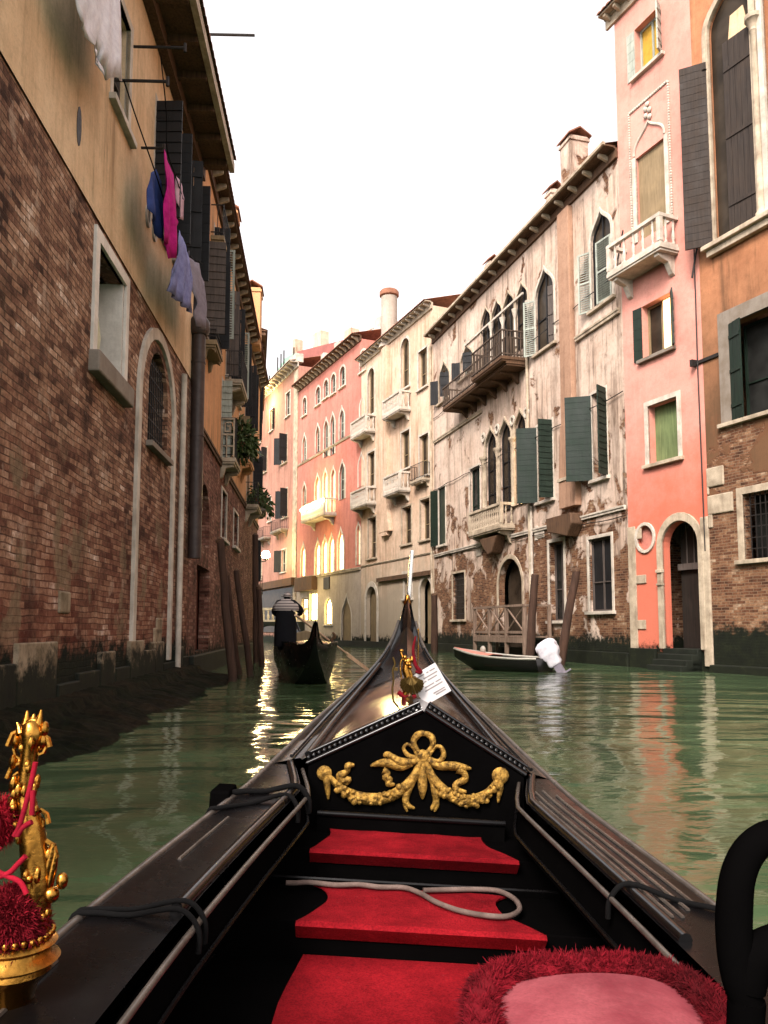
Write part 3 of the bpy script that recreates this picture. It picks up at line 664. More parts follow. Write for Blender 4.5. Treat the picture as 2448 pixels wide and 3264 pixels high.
xw = xb - xa; big2 = O.window(xa - .5 - xw, xa - .42, z0, z1, 'ogee', frame='white', fw=.16, fd=.1, depth=.5, sill=False, pane='glass2', sash='blackwood')
m = MB(); m.box(xa - xw - 1, xb + .35, .01, .3, z0 - .14, z0); m.box(xa - xw - .9, xb + .25, .01, .18, z0 - .34, z0 - .14); m.build('sill', M['cream'], O.o, bevel=.02)
wl = O.win('R2', 1190, 1700, 800, 1710, frame='greystone', fw=.42, fd=.03, depth=.6, pane='glass', sash='greenwood', sillmat='cream', lab='large dark window in a rough stone frame', sh=[('b', 12, 'vert', 'greenwood', .5)])
O.win('R3', 1225, 1620, 420, 985, frame='cream', fw=.2, depth=.5, pane='glass', sash=None, grille=True, lab='dark barred window near the water')
O.wall('wall', 0, O.len, -1, 22, M['orange'])
for x0, x1, y0, y1 in ((830, 1062, 250, 400), (848, 1140, 470, 620), (845, 940, 410, 470), (870, 970, 640, 740)):
    a, b, c, d = O.span('R3', x0, x1, y0 - 10, y1); MB().box(a, min(b, O.len), -.1, .05, c, d).build('quoin', M['cream'], O.o, bevel=.03)
a, z = O.pk('R2', 970, 1235); m = MB().box(a - .5, a + .45, .0, .06, z - .05, z + .05); m.box(a + .35, a + .45, .0, .2, z - .1, z + .1); m.build('wall_anchor', M['iron'], O.o)
m = MB(); m.box(0, O.len - .1, .0, .3, -.6, .22); m.build('footing', M['foot'], O.o, bevel=.03)
O.eave(0, O.len, 22.2, .6)
# ---- narrow pink house
Pk = Bld('pink_house', P1, P2, 'tall narrow pink house with a white stone balcony and arched water gate')
wt = Pk.win('R1', 340, 568, 150, 590, frame=None, sill=True, sillmat='white', depth=.3, pane='amber', sash='palewood', cross=0, sh=[('b', 176, 'hboard', 'palewood', .36), ('a', 118, 'hboard', 'palewood', .36)], lab='small top window with amber curtain')
x0, x1, z0, z1 = Pk.span('R1', 345, 640, 1290, 1900)
zbal = Pk.pk('R2', 480, 420)[1]
bx0, bx1 = Pk.pk('R2', 735, 150)[0] + .02, Pk.pk('R2', 250, 430)[0]
pd = Pk.window(x0 + .12, x1 - .05, z0 - .6, z1, frame=None, sill=False, pane='brownwood', sash=None, depth=.12, lab='tall window closed with a faded brown panel')
m = MB()
for a in (x0 + .12 - .16, x1 - .05): m.box(a, a + .16, -.05, .05, z0 - .6, z1 + .05)
m.build('jamb', M['white'], pd, bevel=.01)
# rope moulding and ogee relief above the balcony
fx0, fx1, _, fz1 = Pk.span('R1', 300, 655, 850, 1700)
m = MB(); pts = []
zb_ = z0 - .5
for a, b in (((fx0, zb_), (fx0, fz1)), ((fx0, fz1), (fx1, fz1)), ((fx1, fz1), (fx1, zb_))):
    L = math.hypot(b[0] - a[0], b[1] - a[1]); k = int(L / .09)
    for i in range(k): t = (i + .5) / k; m.ball((a[0] + (b[0] - a[0]) * t, .02, a[1] + (b[1] - a[1]) * t), .05, 6, 4)
m.build('rope_moulding', M['white'], Pk.o, True)
zap = Pk.pk('R1', 472, 1060)[1]; og = outline('ogee', x0 + .1, x1, z1 - .6, zap, 10)[2:]
m = MB().tube([(p[0], .02, p[1]) for p in og], .045, 6); m.tube([(x1, .02, z1 - .6), (x1, .02, z1)], .045, 6)
xm = (x0 + .1 + x1) / 2
for i in range(5): m.ball((xm + (.09 if i % 2 else -.09) * (i < 4), .04, zap + .1 + i * .12), (.1, .06, .1), 6, 4)
m.build('ogee_moulding', M['white'], Pk.o, True)
wlit = Pk.win('R2', 405, 662, 700, 1185, frame=None, sill=True, sillmat='greystone', depth=.32, pane='glass2', sash='brownwood', cross=0, curtain=(.05, .45, 'litcur'), sh=[('b', 172, 'hboard', 'greenwood', .36), ('a', 142, 'hboard', 'greenwood', .36)], lab='lit window with yellow curtain and green shutters')
wg = Pk.win('R2', 462, 722, 1600, 2130, frame='white', fw=.16, depth=.3, pane='greenblind', sash=None, sillmat='cream', lab='white framed window closed with a green blind')
oc = Pk.win('R3', 345, 478, 715, 920, 'circle', frame='white', fw=.1, fd=.06, depth=.12, sill=False, pane='glass2', sash=None, lab='round white framed opening filled with red plaster'); oc.data.materials[0] = M['red']
gt = Pk.win('R3', 560, 865, 672, 1740, 'round', frame='cream', fw=.2, fd=.07, depth=.75, sill=False, pane='doorwood', sash=None, part='door', lab='dark arched water gate with worn lower boards')
gx0, gx1, gz0, gz1 = Pk.span('R3', 560, 865, 672, 1740)
m = MB(); zt = Pk.pk('R3', 740, 1040)[1]; m.box(gx0, gx1, -.7, -.6, zt - .1, zt + .1)
for i in range(1, 5): m.box(gx0 + (gx1 - gx0) * i / 5 - .015, gx0 + (gx1 - gx0) * i / 5 + .015, -.72, -.69, zt, gz1)
m.build('transom', M['greywood'], gt)
m = MB()
for xx, wd in ((gx1 + .1, .24),): m.box(xx - wd / 2, xx + wd / 2, -.02, .12, Pk.pk('R3', 500, 1085)[1] - .1, Pk.pk('R3', 500, 1085)[1]); m.box(xx - wd / 2, xx + wd / 2, -.02, .11, Pk.pk('R3', 500, 1200)[1] - .06, Pk.pk('R3', 500, 1200)[1])
m.build('capital', M['cream'], gt, bevel=.01)
for i in range(4): MB().box(gx0 + .05, gx1 - .05, -.7, .15 + .22 * (3 - i), -.5, .26 + .16 * i - .1).build('step', M['moss_shade'], gt, bevel=.02)  # shade over the steps is put in with the dark moss colour
Pk.wall('wall', 0, Pk.len, -1, 25, M['pink'])
MB().box(.0, .3, -.2, .06, .15, Pk.pk('R3', 930, 640)[1]).build('quoin_strip', M['cream'], Pk.o, bevel=.02)
m = MB(); q0 = Pk.len; m.box(q0 - .34, q0, .0, .05, .3, Pk.pk('R3', 230, 740)[1])
for y0, y1, e in ((1130, 1200, .45), (1500, 1575, .38), (745, 830, .3)):
    m.box(q0 - .34 - e, q0 - .34, .0, .045, Pk.pk('R3', 340, y1)[1], Pk.pk('R3', 340, y0)[1])
m.build('quoin_strip', M['cream'], Pk.o, bevel=.015)
m = MB(); m.box(gx1 + .35, q0, .0, .12, -.5, .62); m.build('footing', M['foot'], Pk.o, bevel=.02)
Pk.balcony(bx0, bx1, zbal + .12, .78, 'stone', h=.98, under=.5, nb=5, lab='white stone balcony with turned balusters')
zr = Pk.pk('R1', 100, 250)[1]; c = Pk.eave(-.3, Pk.len + .35, zr + .3, .42, .5, soffit='cream', hb=.2)
m = MB().tube([(bx1 + .0, .02, z0 + .15), (bx1 + .35, .05, z0 - 1.0)], .025, 6); m.build('iron_stay', M['iron'], Pk.o)
m = MB().tube([(.02, .05, zbal - .25), (.1, .2, zbal - 1.2)], .03, 6); m.build('iron_stay', M['iron'], Pk.o)
Pk.eave(-.2, Pk.len + .1, 25.2, .5)

# ---- gothic palazzo
M['railwood'] = wood('rail_wood', hexc('594a3e'), hexc('32271f'), .85)
M['dark2'] = plaster('flue_plaster', hexc('b8937a'), hexc('a07a62'), '5c4434', .6, seed=21)
G = Bld('gothic_palazzo', P2, P3, 'weathered pale gothic palazzo with pointed windows, long dark balcony and green shutters', 'palace')
W = G.win
W('M4', 1362, 1532, 560, 1330, 'ogee', frame='white', fw=.14, depth=.15, pane='glass2', sash='blackwood', sh=[('b', 150, 'louvre', 'palewood', None or .55, .66), ('a', 8, 'louvre', 'palewood', .8, .66)], sillmat='cream', lab='pointed top window with pale louvred shutters')
W('M4', 912, 1062, 1030, 1690, 'ogee', frame='white', fw=.13, depth=.15, pane='glass2', sash='blackwood', sh=[('b', 140, 'louvre', 'palewood', .55, .7), ('a', 30, 'vert', 'greywood', .25, .7)], sillmat='cream')
for xl, xr, yt, yb in ((752, 850, 1150, 1640), (648, 740, 1220, 1720), (555, 642, 1290, 1790), (470, 548, 1350, 1850)):
    W('M4', xl, xr, yt, yb + 40, 'ogee', frame='cream', fw=.07, depth=.15, pane='glass2', sash='blackwood', sill=False)
for xl, xr, yt, yb in ((290, 405, 1660, 1910), (112, 215, 1790, 2110)):
    W('M4', xl + 12, xr - 5, yt, yb, 'ogee', frame='cream', fw=.1, depth=.3, pane='glass2', sh=[('b', 130, 'vert', 'blackwood', .5, .62), ('a', 60, 'vert', 'blackwood', .5, .62)])
tri_ = [(748, 845, 270, 1040), (622, 722, 340, 1090), (508, 604, 415, 1150)]
for i, (xl, xr, yt, yb) in enumerate(tri_):
    W('M5', xl, xr, yt, yb, 'ogee', frame='cream', fw=.09, fd=.08, depth=.18, pane='glass2', sash='blackwood', sill=False, cross=2, **({'curtain': (.25, .8, 'litcur')} if i == 0 else {}))
W('M5', 380, 462, 738, 1250, frame='white', fw=.1, pane='glass', sash='greenwood', lab='tall rectangular balcony window')
W('M5', 930, 1052, 380, 1010, frame='white', fw=.1, pane='glass2', depth=.35, sash='greywood', sh=[('b', 118, 'board', 'greenwood', .85), ('a', 88, 'board', 'greenwood', .6)], lab='window with wide dark green shutters open')
W('M5', 1375, 1490, 120, 830, frame='white', fw=.1, pane='glass2', depth=.35, sash='greywood', sh=[('b', 122, 'board', 'greenwood', .95), ('a', 120, 'board', 'greenwood', .62)], lab='window with the tallest green shutters, next to the pink house')
W('M5', 125, 180, 905, 1370, frame='white', fw=.1, pane='greenwood', sash=None, depth=.05, sh=[('b', 165, 'board', 'greenwood', .8)], lab='window with green shutters at the far corner')
W('B5', 1000, 1130, 430, 935, frame='cream', fw=.1, pane='glass2', grille=True, sash=None)
W('B6', 1300, 1470, -640, 290, frame='white', fw=.14, pane='glass', sash='greywood', sillmat='white', depth=.3)
W('M5', 1350, 1535, 1310, 1910, 'rect', frame='white', fw=.12, pane='blackwood', sash='greywood', depth=.18, sill=True, lab='wide dark shuttered window beside the pink house')
ga = W('M5', 612, 805, 1480, 2230, 'round', frame='cream', fw=.16, depth=.5, sill=False, pane='glass2', sash=None, part='water_gate', lab='dark arched water gate behind the jetty')
zs_ = G.pk('M5', 282, 1417)[1]
G.wall('wall', 0, G.len, -1, 17.6, M['palazzo'])
# gothic tracery: pierced discs between the heads of the three lights, capitals on columns
m = MB()
ctr = [G.span('M5', *t) for t in tri_]
for i in range(3):
    a0, a1, c0, c1 = ctr[i]
    ends = [a1 + .12, a0 - .12] if i == 0 else [a1 + .12]
    for xx in ends:
        ci = outline('circle', xx - .13, xx + .13, c1 - .42, c1 - .16); co_ = outline('circle', xx - .24, xx + .24, c1 - .53, c1 - .05)
        MB().ring(ci, co_, .04, .11).build('tracery_disc', M['white'], G.o, bevel=.01); zsp = c1 - (a1 - a0) * 1.0
        MB().lathe([(.12, c0), (.12, c0 + .1), (.075, c0 + .18), (.07, zsp - .32), (.1, zsp - .28), (.09, zsp - .22), (.17, zsp - .04), (.2, zsp), (.2, zsp + .1)], (xx, .07, 0), 10).build('column', M['cream'], G.o, True)
lc = [G.span("M4", *t) for t in ((752, 850, 1150, 1640), (648, 740, 1220, 1720), (555, 642, 1290, 1790), (470, 548, 1350, 1850))]
for a0, a1, c0, c1 in lc:
    for xx in (a0 - .14,): zsp = c1 - (a1 - a0); MB().lathe([(.09, c0), (.06, c0 + .1), (.06, zsp - .3), (.14, zsp - .05), (.16, zsp + .05)], (xx, .05, 0), 8).build('column', M['white'], G.o, True)
G.eave(0, G.len, 17.9, .5, 1.05, mat='cream', soffit='soffit', hb=.22); MB().box(0, G.len, .49, .6, 17.87, 17.98).build('gutter', M['cream'], G.o)
ch = lambda k, xl, xr, y: (G.pk(k, (xl + xr) / 2, y)[0], abs(G.pk(k, xl, y)[0] - G.pk(k, xr, y)[0]) / 2)
a, hw = ch('M4', 1030, 1250, 400); G.chimney(a, -.5, 17, G.pk('M4', 1130, 70, -.5)[1], .4, .4, 'palazzo')
a, hw = ch('M4', 895, 985, 600); G.chimney(a, -.7, 17, G.pk('M4', 935, 510, -.7)[1], .24, .26, 'palazzo')
a, hw = ch('M4', 405, 495, 1150); G.chimney(a + .0, -.7, 17, G.pk('M4', 450, 1075, -.7)[1], .25, .26, 'palazzo')
m = MB(); a, hw = ch('M4', 1135, 1230, 1300); zt, zb1, zb2_ = 17.4, G.pk('M5', 1130, 420)[1], G.pk('M5', 1130, 860)[1]      # flue on the front
m.box(a - .42, a + .42, .0, .22, zb1, zt); m.prism([(a - .42, zb1), (a + .42, zb1), (a + .62, zb2_), (a - .62, zb2_)], .0, .26); m.box(a - .62, a + .62, .0, .26, zb2_ - 1.1, zb2_)
fl = m.build('flue', M['dark2'], G.o, bevel=.02); MB().box(a - .66, a + .66, .26, .3, zb2_ - .06, zb2_ + .06).build('flue_band', M['cream'], fl)
a2, z2 = G.pk('M5', 1190, 1200); MB().prism([(a2 - 1.0, z2 - .1), (a2 - .6, z2 - .55), (a2 + .1, z2 - .4), (a2 + .9, z2 - .25), (a2 + 1.0, z2 + .3), (a2 - .9, z2 + .3)], .0, .5).build('flue_corbel', M['soffit'], fl, bevel=.05)
for k_, x, z0_, z1_ in (('M5', 872, 2.0, 13.6), ('M5', 75, 3.2, 17.4)): G.pipe(G.pk(k_, x, 800)[0], z0_, z1_, .07, 'cream')
G.pipe(G.pk('M5', 890, 1300)[0] - .05, .8, G.pk('M5', 880, 1060)[1], .06, 'white')
G.band('string_course', 0.1, G.len - .1, zs_ - .05, .16, .08, 'white')
z_ = G.pk('M4', 1420, 1500)[1]; G.band('string_course', .1, G.pk('M4', 1245, 1500)[0], z_ - .1, .2, .1, 'cream')
z_ = G.pk('M5', 282, 410)[1]; G.band('string_course', G.pk('M5', 480, 250)[0], G.len - .15, z_ - .1, .18, .09, 'cream')
b0, b1 = G.pk('M4', 850, 1900)[0], G.pk('M5', 300, 200)[0]; zbal = G.pk('M4', 760, 1840)[1]
zb_ = zbal - .1
G.balcony(b0, b1, zb_, 1.0, 'wood', mat='soffit', h=1.0, under=.35, slabmat='soffit', brk=6, lab='long dark timber balcony')
G.balcony(b0 - .05, b0 + (b1 - b0) * .42, zb_ + .16, 1.25, 'wood', mat='soffit', h=1.12, under=.2, slabmat='soffit', brk=0, lab='deeper near bay of the dark balcony')
MB().box(b0 + .3, b0 + (b1 - b0) * .9, .0, .07, zb_ + 3.1, zb_ + 3.2).build('awning_rail', M['white'], G.o)
s0, s1 = G.pk('M5', 745, 1120)[0], G.pk('M5', 470, 1120)[0]; zq = G.pk('M5', 600, 1250)[1]
G.balcony(s0, s1, zq, .7, 'stone', mat='cream', h=1.0, under=.45, lab='small worn stone balcony under the three pointed lights')
a3, z3 = G.pk('M5', 610, 1390); MB().prism([(a3 - 1.0, z3 + .45), (a3 + 1.0, z3 + .45), (a3 + .5, z3), (a3, z3 - .35), (a3 - .4, z3 - .3)], 0, .55).build('corbel', M['soffit'], G.o, bevel=.05)
for k_, x, y, sx, sz in (('M5', 450, 1420, .28, .25), ('M5', 955, 1270, .3, .22), ('M5', 918, 1275, .12, .3)): a, z = G.pk(k_, x, y); MB().box(a - sx, a + sx, -.05, .04, z - sz, z + sz).build('stone_block', M['white'], G.o, bevel=.02)
m = MB(); m.box(0.05, G.len, .0, .16, -.5, .45); m.build('footing', M['foot'], G.o, bevel=.02)

for z0_, z1_ in ((9.2, 9.0), (5.0, 5.25), (13.4, 13.1)): MB().tube([(G.len * t / 24, .07 + .02 * math.sin(t), z0_ + (z1_ - z0_) * t / 24 - .06 * math.sin(t * 2.1) ** 2) for t in range(25)], .018, 5).build('cable', M['iron'], G.o)
MB().tube([(.12, .06, 3.5), (.14, .07, 9), (.1, .06, 16)], .02, 5).build('cable', M['iron'], Pk.o)
# ---- beige house with stone balconies
Be = Bld('beige_house', P3, P4, 'beige plaster house with white stone balconies and a round chimney')
W = Be.win
for a in ((1333, 1405, 480, 905, 'round'), (1050, 1108, 735, 1135, 'round'), (1483, 1558, 575, 900, 'rect'), (1336, 1408, 1270, 1590, 'rect'), (1050, 1110, 1450, 1745, 'rect'), (1492, 1568, 1300, 1650, 'rect')):
    W('C4', *a[:4], kind=a[4], frame='white', fw=.13, pane='glass2', sash='brownwood', depth=.25)
for a in ((1243, 1316, 285, 580), (1388, 1462, 225, 545), (975, 1038, 370, 690)): W('C5', *a, frame='cream', fw=.12, pane='glass2', sash='brownwood', depth=.35)
W('C5', 958, 1042, 915, 1395, 'round', frame='white', fw=.28, pane='brownwood', sash=None, sill=False, depth=.35, part='door'); W('C5', 1262, 1316, 870, 1010, frame='white', fw=.2, pane='glass2', sash=None)
W('C5', 1385, 1478, 850, 1400, 'round', frame='white', fw=.2, pane='brownwood', sash=None, sill=False, depth=.5, part='water_gate')
zt = Be.pk('C4', 1270, 475)[1]
Be.wall('wall', 0, Be.len, -1, zt, M['beige'])
a0, a1 = Be.pk('C4', 1240, 1300)[0], Be.pk('C4', 1195, 1300)[0]
m = MB(); m.box(a0, a1, 0, .28, Be.pk('C5', 1080, 530)[1], zt - .3); m.prism([(a0, Be.pk('C5', 1080, 280)[1]), (a1, Be.pk('C5', 1080, 280)[1]), (a1 + .35, Be.pk('C5', 1080, 500)[1]), (a0 - .45, Be.pk('C5', 1080, 500)[1])], 0, .3); m.build('flue', M['beige'], Be.o, bevel=.02)
Be.eave(0, Be.len, zt + .25, .5, .62, soffit='cream', mat='white')
ac, _ = Be.pk('C4', 1233, 300, -.3); Be.chimney(ac, -.3, zt - .2, Be.pk('C4', 1233, 72, -.3)[1], .54, 1, 'grey', 'round')
for xl, xr, yf in ((1250, 1420, 1155), (972, 1118, 1335)):
    a, b = sorted((Be.pk('C4', xl + 12, yf - 100)[0], Be.pk('C4', xr, yf - 100)[0])); Be.balcony(a, b, Be.pk('C4', (xl + xr) / 2, yf - 35)[1], .75, 'stone', h=1.05, under=.4)
for xl, xr, yf in ((1165, 1310, 170), (900, 1040, 275)):
    a, b = sorted((Be.pk('C5', xl + 10, yf - 60)[0], Be.pk('C5', xr, yf - 60)[0])); Be.balcony(a, b, Be.pk('C5', (xl + xr) / 2, yf)[1], .75, 'stone', h=1.05, under=.4)
a, b = sorted((Be.pk('C4', 1470, 1650)[0], Be.pk('C4', 1580, 1650)[0])); Be.balcony(a, b, Be.pk('C4', 1520, 1690)[1], .5, 'iron', h=.9, under=.15, slabmat='cream')
z_ = Be.pk('C5', 1250, 835)[1]; m = MB().box(.2, Be.pk('C5', 1060, 840)[0], 0, .2, z_ - .15, z_ + .1); m.build('timber_beam', M['soffit'], Be.o)
Be.band('string_course', 0, Be.len, Be.pk('C5', 1300, 690)[1], .1, .05, 'cream')
a, z = Be.pk('C5', 1290, 805); MB().box(a - .8, a + .7, .02, .12, z - .08, z + .1).build('door_lintel', M['white'], Be.o)  # lintel above the door, carries no lamp
MB().box(0, Be.len, 0, .15, -.5, .4).build('footing', M['moss_shade'], Be.o)

# ---- coral house with rows of pointed windows
Rd = Bld('coral_house', P4, P5, 'coral red house with rows of white pointed windows and a floodlit balcony')
W = Rd.win
for a in ((495, 527, 985, 1135), (607, 645, 895, 1045), (675, 713, 835, 985), (737, 776, 785, 950), (812, 858, 720, 890), (985, 1032, 585, 760)): W('C4', *a, kind='round', frame='white', fw=.14, pane='glass2', sash='palewood')
for a in ((494, 524, 1300, 1520), (607, 640, 1215, 1450), (677, 712, 1165, 1490), (732, 768, 1120, 1470), (810, 850, 1070, 1330), (985, 1020, 985, 1170)): W('C4', *a, kind='gothic', frame='white', fw=.16, pane='glass2', sash='palewood', sill=False, cross=2)
for i, a in enumerate(((494, 522, 1715, 1930), (600, 640, 1640, 1960), (672, 703, 1600, 1960), (738, 772, 1580, 1960), (808, 856, 1525, 1850), (972, 1018, 1465, 1740))): W('C4', *a, kind='gothic', frame='white', fw=.16, pane='litcur' if i in (1, 2, 3) else 'glass2', sash='palewood', sill=False, cross=2)
for i, a in enumerate(((444, 480, 575, 835), (555, 597, 545, 830), (612, 652, 520, 820), (664, 706, 500, 810), (733, 782, 460, 785), (884, 912, 420, 745))): W('C5', *a, kind='gothic', frame='white', fw=.16, pane='lit' if i < 5 else 'litcur', sash='palewood', sill=False, cross=2)
zg = Rd.pk('C5', 665, 815)[1]; zt = Rd.pk('C4', 745, 690)[1]
Rd.wall('upper_wall', 0, Rd.len, zg, zt, M['red'])
W('C5', 512, 574, 965, 1185, frame='cream', fw=.14, pane='litshop', sash='iron', sill=False, lab='brightly lit shop window'); W('C5', 632, 690, 1010, 1215, kind='round', frame='white', fw=.14, pane='litshop', sash='iron', lab='arched lit shop window')
W('C5', 765, 842, 985, 1350, kind='gothic', frame='white', fw=.14, pane='brownwood', sash=None, sill=False, depth=.12, part='door')
W('C5', 452, 500, 1010, 1190, frame='cream', fw=.1, pane='lit', sash='iron', sill=False)
Rd.wall('ground_wall', 0, Rd.len, -1, zg, M['grey'], y=.02)
Rd.band('string_course', 0, Rd.len, zg - .1, .2, .12, 'cream'); 
for k_, x, y in (('C4', 620, 1480), ('C4', 880, 1330)): Rd.band('string_course', 0 if x > 800 else Rd.pk('C4', 790, 1400)[0], Rd.len if x < 800 else Rd.pk('C4', 790, 1400)[0], Rd.pk(k_, x, y)[1], .14, .08, 'cream')
Rd.eave(0, Rd.len, zt + .3, .65, .75, mat='cream', soffit='soffit', hb=.36)
a, b = sorted((Rd.pk('C5', 535, 320)[0], Rd.pk('C5', 725, 320)[0])); bl = Rd.balcony(a, b, Rd.pk('C5', 630, 370)[1], 1.0, 'stone', h=1.15, mat='white', under=.5, lab='floodlit balcony of the coral house')
tl = MB(); 
for i in range(15):
    t = (i + .5) / 15; tl.ball((a + (b - a) * t, 1.02, Rd.pk('C5', 630, 370)[1] + .9 + .08 * math.sin(t * 19)), .11, 6, 4)
tl.build('lamp_string', M['lamp'], bl, True)
a, z = Rd.pk('C5', 652, 890); MB().box(a - .6, a + .6, .02, .1, z - .45, z + .45).build('wall_plaque', M['iron'], Rd.o)
a, b = Rd.pk('C5', 575, 900)[0], Rd.pk('C5', 435, 930)[0]; z = Rd.pk('C5', 505, 900)[1]; MB().prism([(a, z - .5), (b, z - .5), (b, z + .6), (a, z + .6)], .02, .5).build('awning', M['soffit'], Rd.o)
a, b = Rd.pk('C4', 600, 900)[0], Rd.pk('C4', 980, 600)[0]
for x_, y_, yb_ in ((680, 610, 720), (795, 515, 640)):
    a, z = Rd.pk('C4', x_, y_, -1.0); MB().box(a - .35, a + .35, -1.4, -.8, zt, z).build('chimney', M['white'], Rd.o, bevel=.03)
MB().box(0, Rd.len, 0, .15, -.5, .4).build('footing', M['moss_shade'], Rd.o)
# ---- far dusky pink house
F = Bld('dusky_pink_house', P5, P6, 'dusky pink house beyond the coral house with white corner stones and dark shutters')
W = F.win
for a in ((352, 388, 940, 1140), (216, 244, 1085, 1265), (120, 140, 1180, 1370)): W('C4', *a, frame='white', fw=.12, pane='glass2', sh=[('a', 160, 'vert', 'blackwood')] if a[0] < 300 else [])
W('C4', 318, 362, 1310, 1540, frame='cream', pane='glass2', sh=[('b', 130, 'vert', 'blackwood'), ('a', 100, 'vert', 'blackwood')]); W('C4', 160, 190, 1420, 1620, frame='cream', pane='glass2', sh=[('b', 140, 'vert', 'blackwood'), ('a', 100, 'vert', 'blackwood')])
W('C5', 188, 210, 210, 400, 'round', frame='white', fw=.14, pane='glass2'); W('C5', 300, 338, 150, 370, frame='cream', pane='glass2', sh=[('b', 130, 'vert', 'blackwood'), ('a', 100, 'vert', 'blackwood')])
W('C5', 290, 326, 625, 800, frame='white', pane='glass2', sh=[('b', 120, 'vert', 'blackwood')]); W('C5', 112, 134, 690, 860, frame='cream', pane='glass2')
zt = F.pk('C4', 300, 865)[1]; F.wall('wall', 0, F.len, -1, zt, M['dusky'])
MB().box(.05, 1.1, 0, .1, .6, zt - .3).build('corner_stones', M['cream'], F.o, bevel=.02)
F.eave(0, F.len, zt + .35, .8, .9, mat='white', soffit='white', hb=.4); MB().box(0, F.len, -.4, .3, zt + .35, zt + 1.1).build('parapet', M['white'], F.o)
zz = F.pk('C5', 280, 890)[1]; MB().box(0, F.len, .0, .5, zz - .4, zz + .25).build('shop_fascia', M['soffit'], F.o)
MB().box(.8, F.len - .4, .02, .1, .9, zz - .5).build('shop_window', M['glass2'], F.o)
F.balcony(2.5, 6, F.pk('C5', 280, 480)[1], .7, 'iron', slabmat='greystone')
F.balcony(8, 11, F.pk('C5', 160, 540)[1], .7, 'iron', slabmat='greystone')

# ---- roofs behind
B2 = Bld('plum_house', (1.0, 66), (-12.5, 84), 'plum coloured house rising behind the coral house roof')
def prof(k, x, y): a, z = B2.pk(k, x, y); return (a, z)
pl = [prof('C4', 1060, 420), prof('C4', 845, 490), prof('C4', 450, 590), prof('C4', 430, 640)]
poly = [(pl[0][0], 5), (pl[-1][0], 5)] + pl[::-1]
MB().prism(poly, -5, 0).build('wall', M['plum'], B2.o)
for x, yt, yb, w_ in ((642, 430, 545, .75), (445, 490, 590, .25), (905, 405, 500, .6)):
    a, z = B2.pk('C4', x, yt, -1); zb1 = B2.pk('C4', x, yb + 30, -1)[1]; MB().box(a - w_, a + w_, -1.6, -.6, zb1, z).build('chimney', M['beige'], B2.o, bevel=.03)
al = empty('roof_terrace', B2.W(0, 0, 0), B2.o.rotation_euler.z); tag(al, 'small white railed terrace on the roof behind the coral house', 'terrace')
m = MB(); a0, za = B2.pk('C4', 1105, 330, -.5); a1, zb1 = B2.pk('C4', 960, 425, -.5); m.box(a0, a1, -.6, -.5, za - 2.2, za - 2.0); m.box(a0, a1, -.6, -.5, za - .6, za - .5)
for i in range(12): x = a0 + (a1 - a0) * i / 11; m.box(x, x + .06, -.58, -.52, za - 2.0, za - .6)
m.build('railing', M['white'], al); MB().box(a0 - .9, a0, -1.5, -.5, za - 3.5, za + .2).build('terrace_wall', M['white'], al); MB().box(a0, a1, -3, -.5, za - 4, za - 2.2).build('floor', M['white'], al)
sc_ = empty('scaffold_screen', F.o.location, F.o.rotation_euler.z); tag(sc_, 'pale green scaffold netting with thin poles on the far pink roof', 'scaffold')
q = NT('green_net'); a = q.noise(q.scale(q.obj, (1, 1, 3)), 2, 4, .6); M['net'] = q.out(q.mix(q.mr(a, .3, .7), hexc('a6c4b0'), hexc('7fa38d')), .8)
zt2 = F.pk('C4', 300, 865)[1] + 1.1; ptsn = [F.pk('C4', x, y, -.5) for x, y in ((425, 600), (350, 640), (270, 760), (170, 905))]
poly = [(ptsn[0][0], zt2)] + [(max(p[0], .0), p[1]) for p in ptsn] + [(ptsn[-1][0], zt2)]
MB().prism(poly, -.55, -.5).build('netting', M['net'], sc_)
for x, y in ((420, 555), (335, 580), (310, 610), (282, 640), (212, 795)): a, z = F.pk('C4', x, y, -.45); MB().tube([(a, -.45, zt2 - 1), (a, -.45, z)], .07, 6).build('pole', M['iron'], sc_)

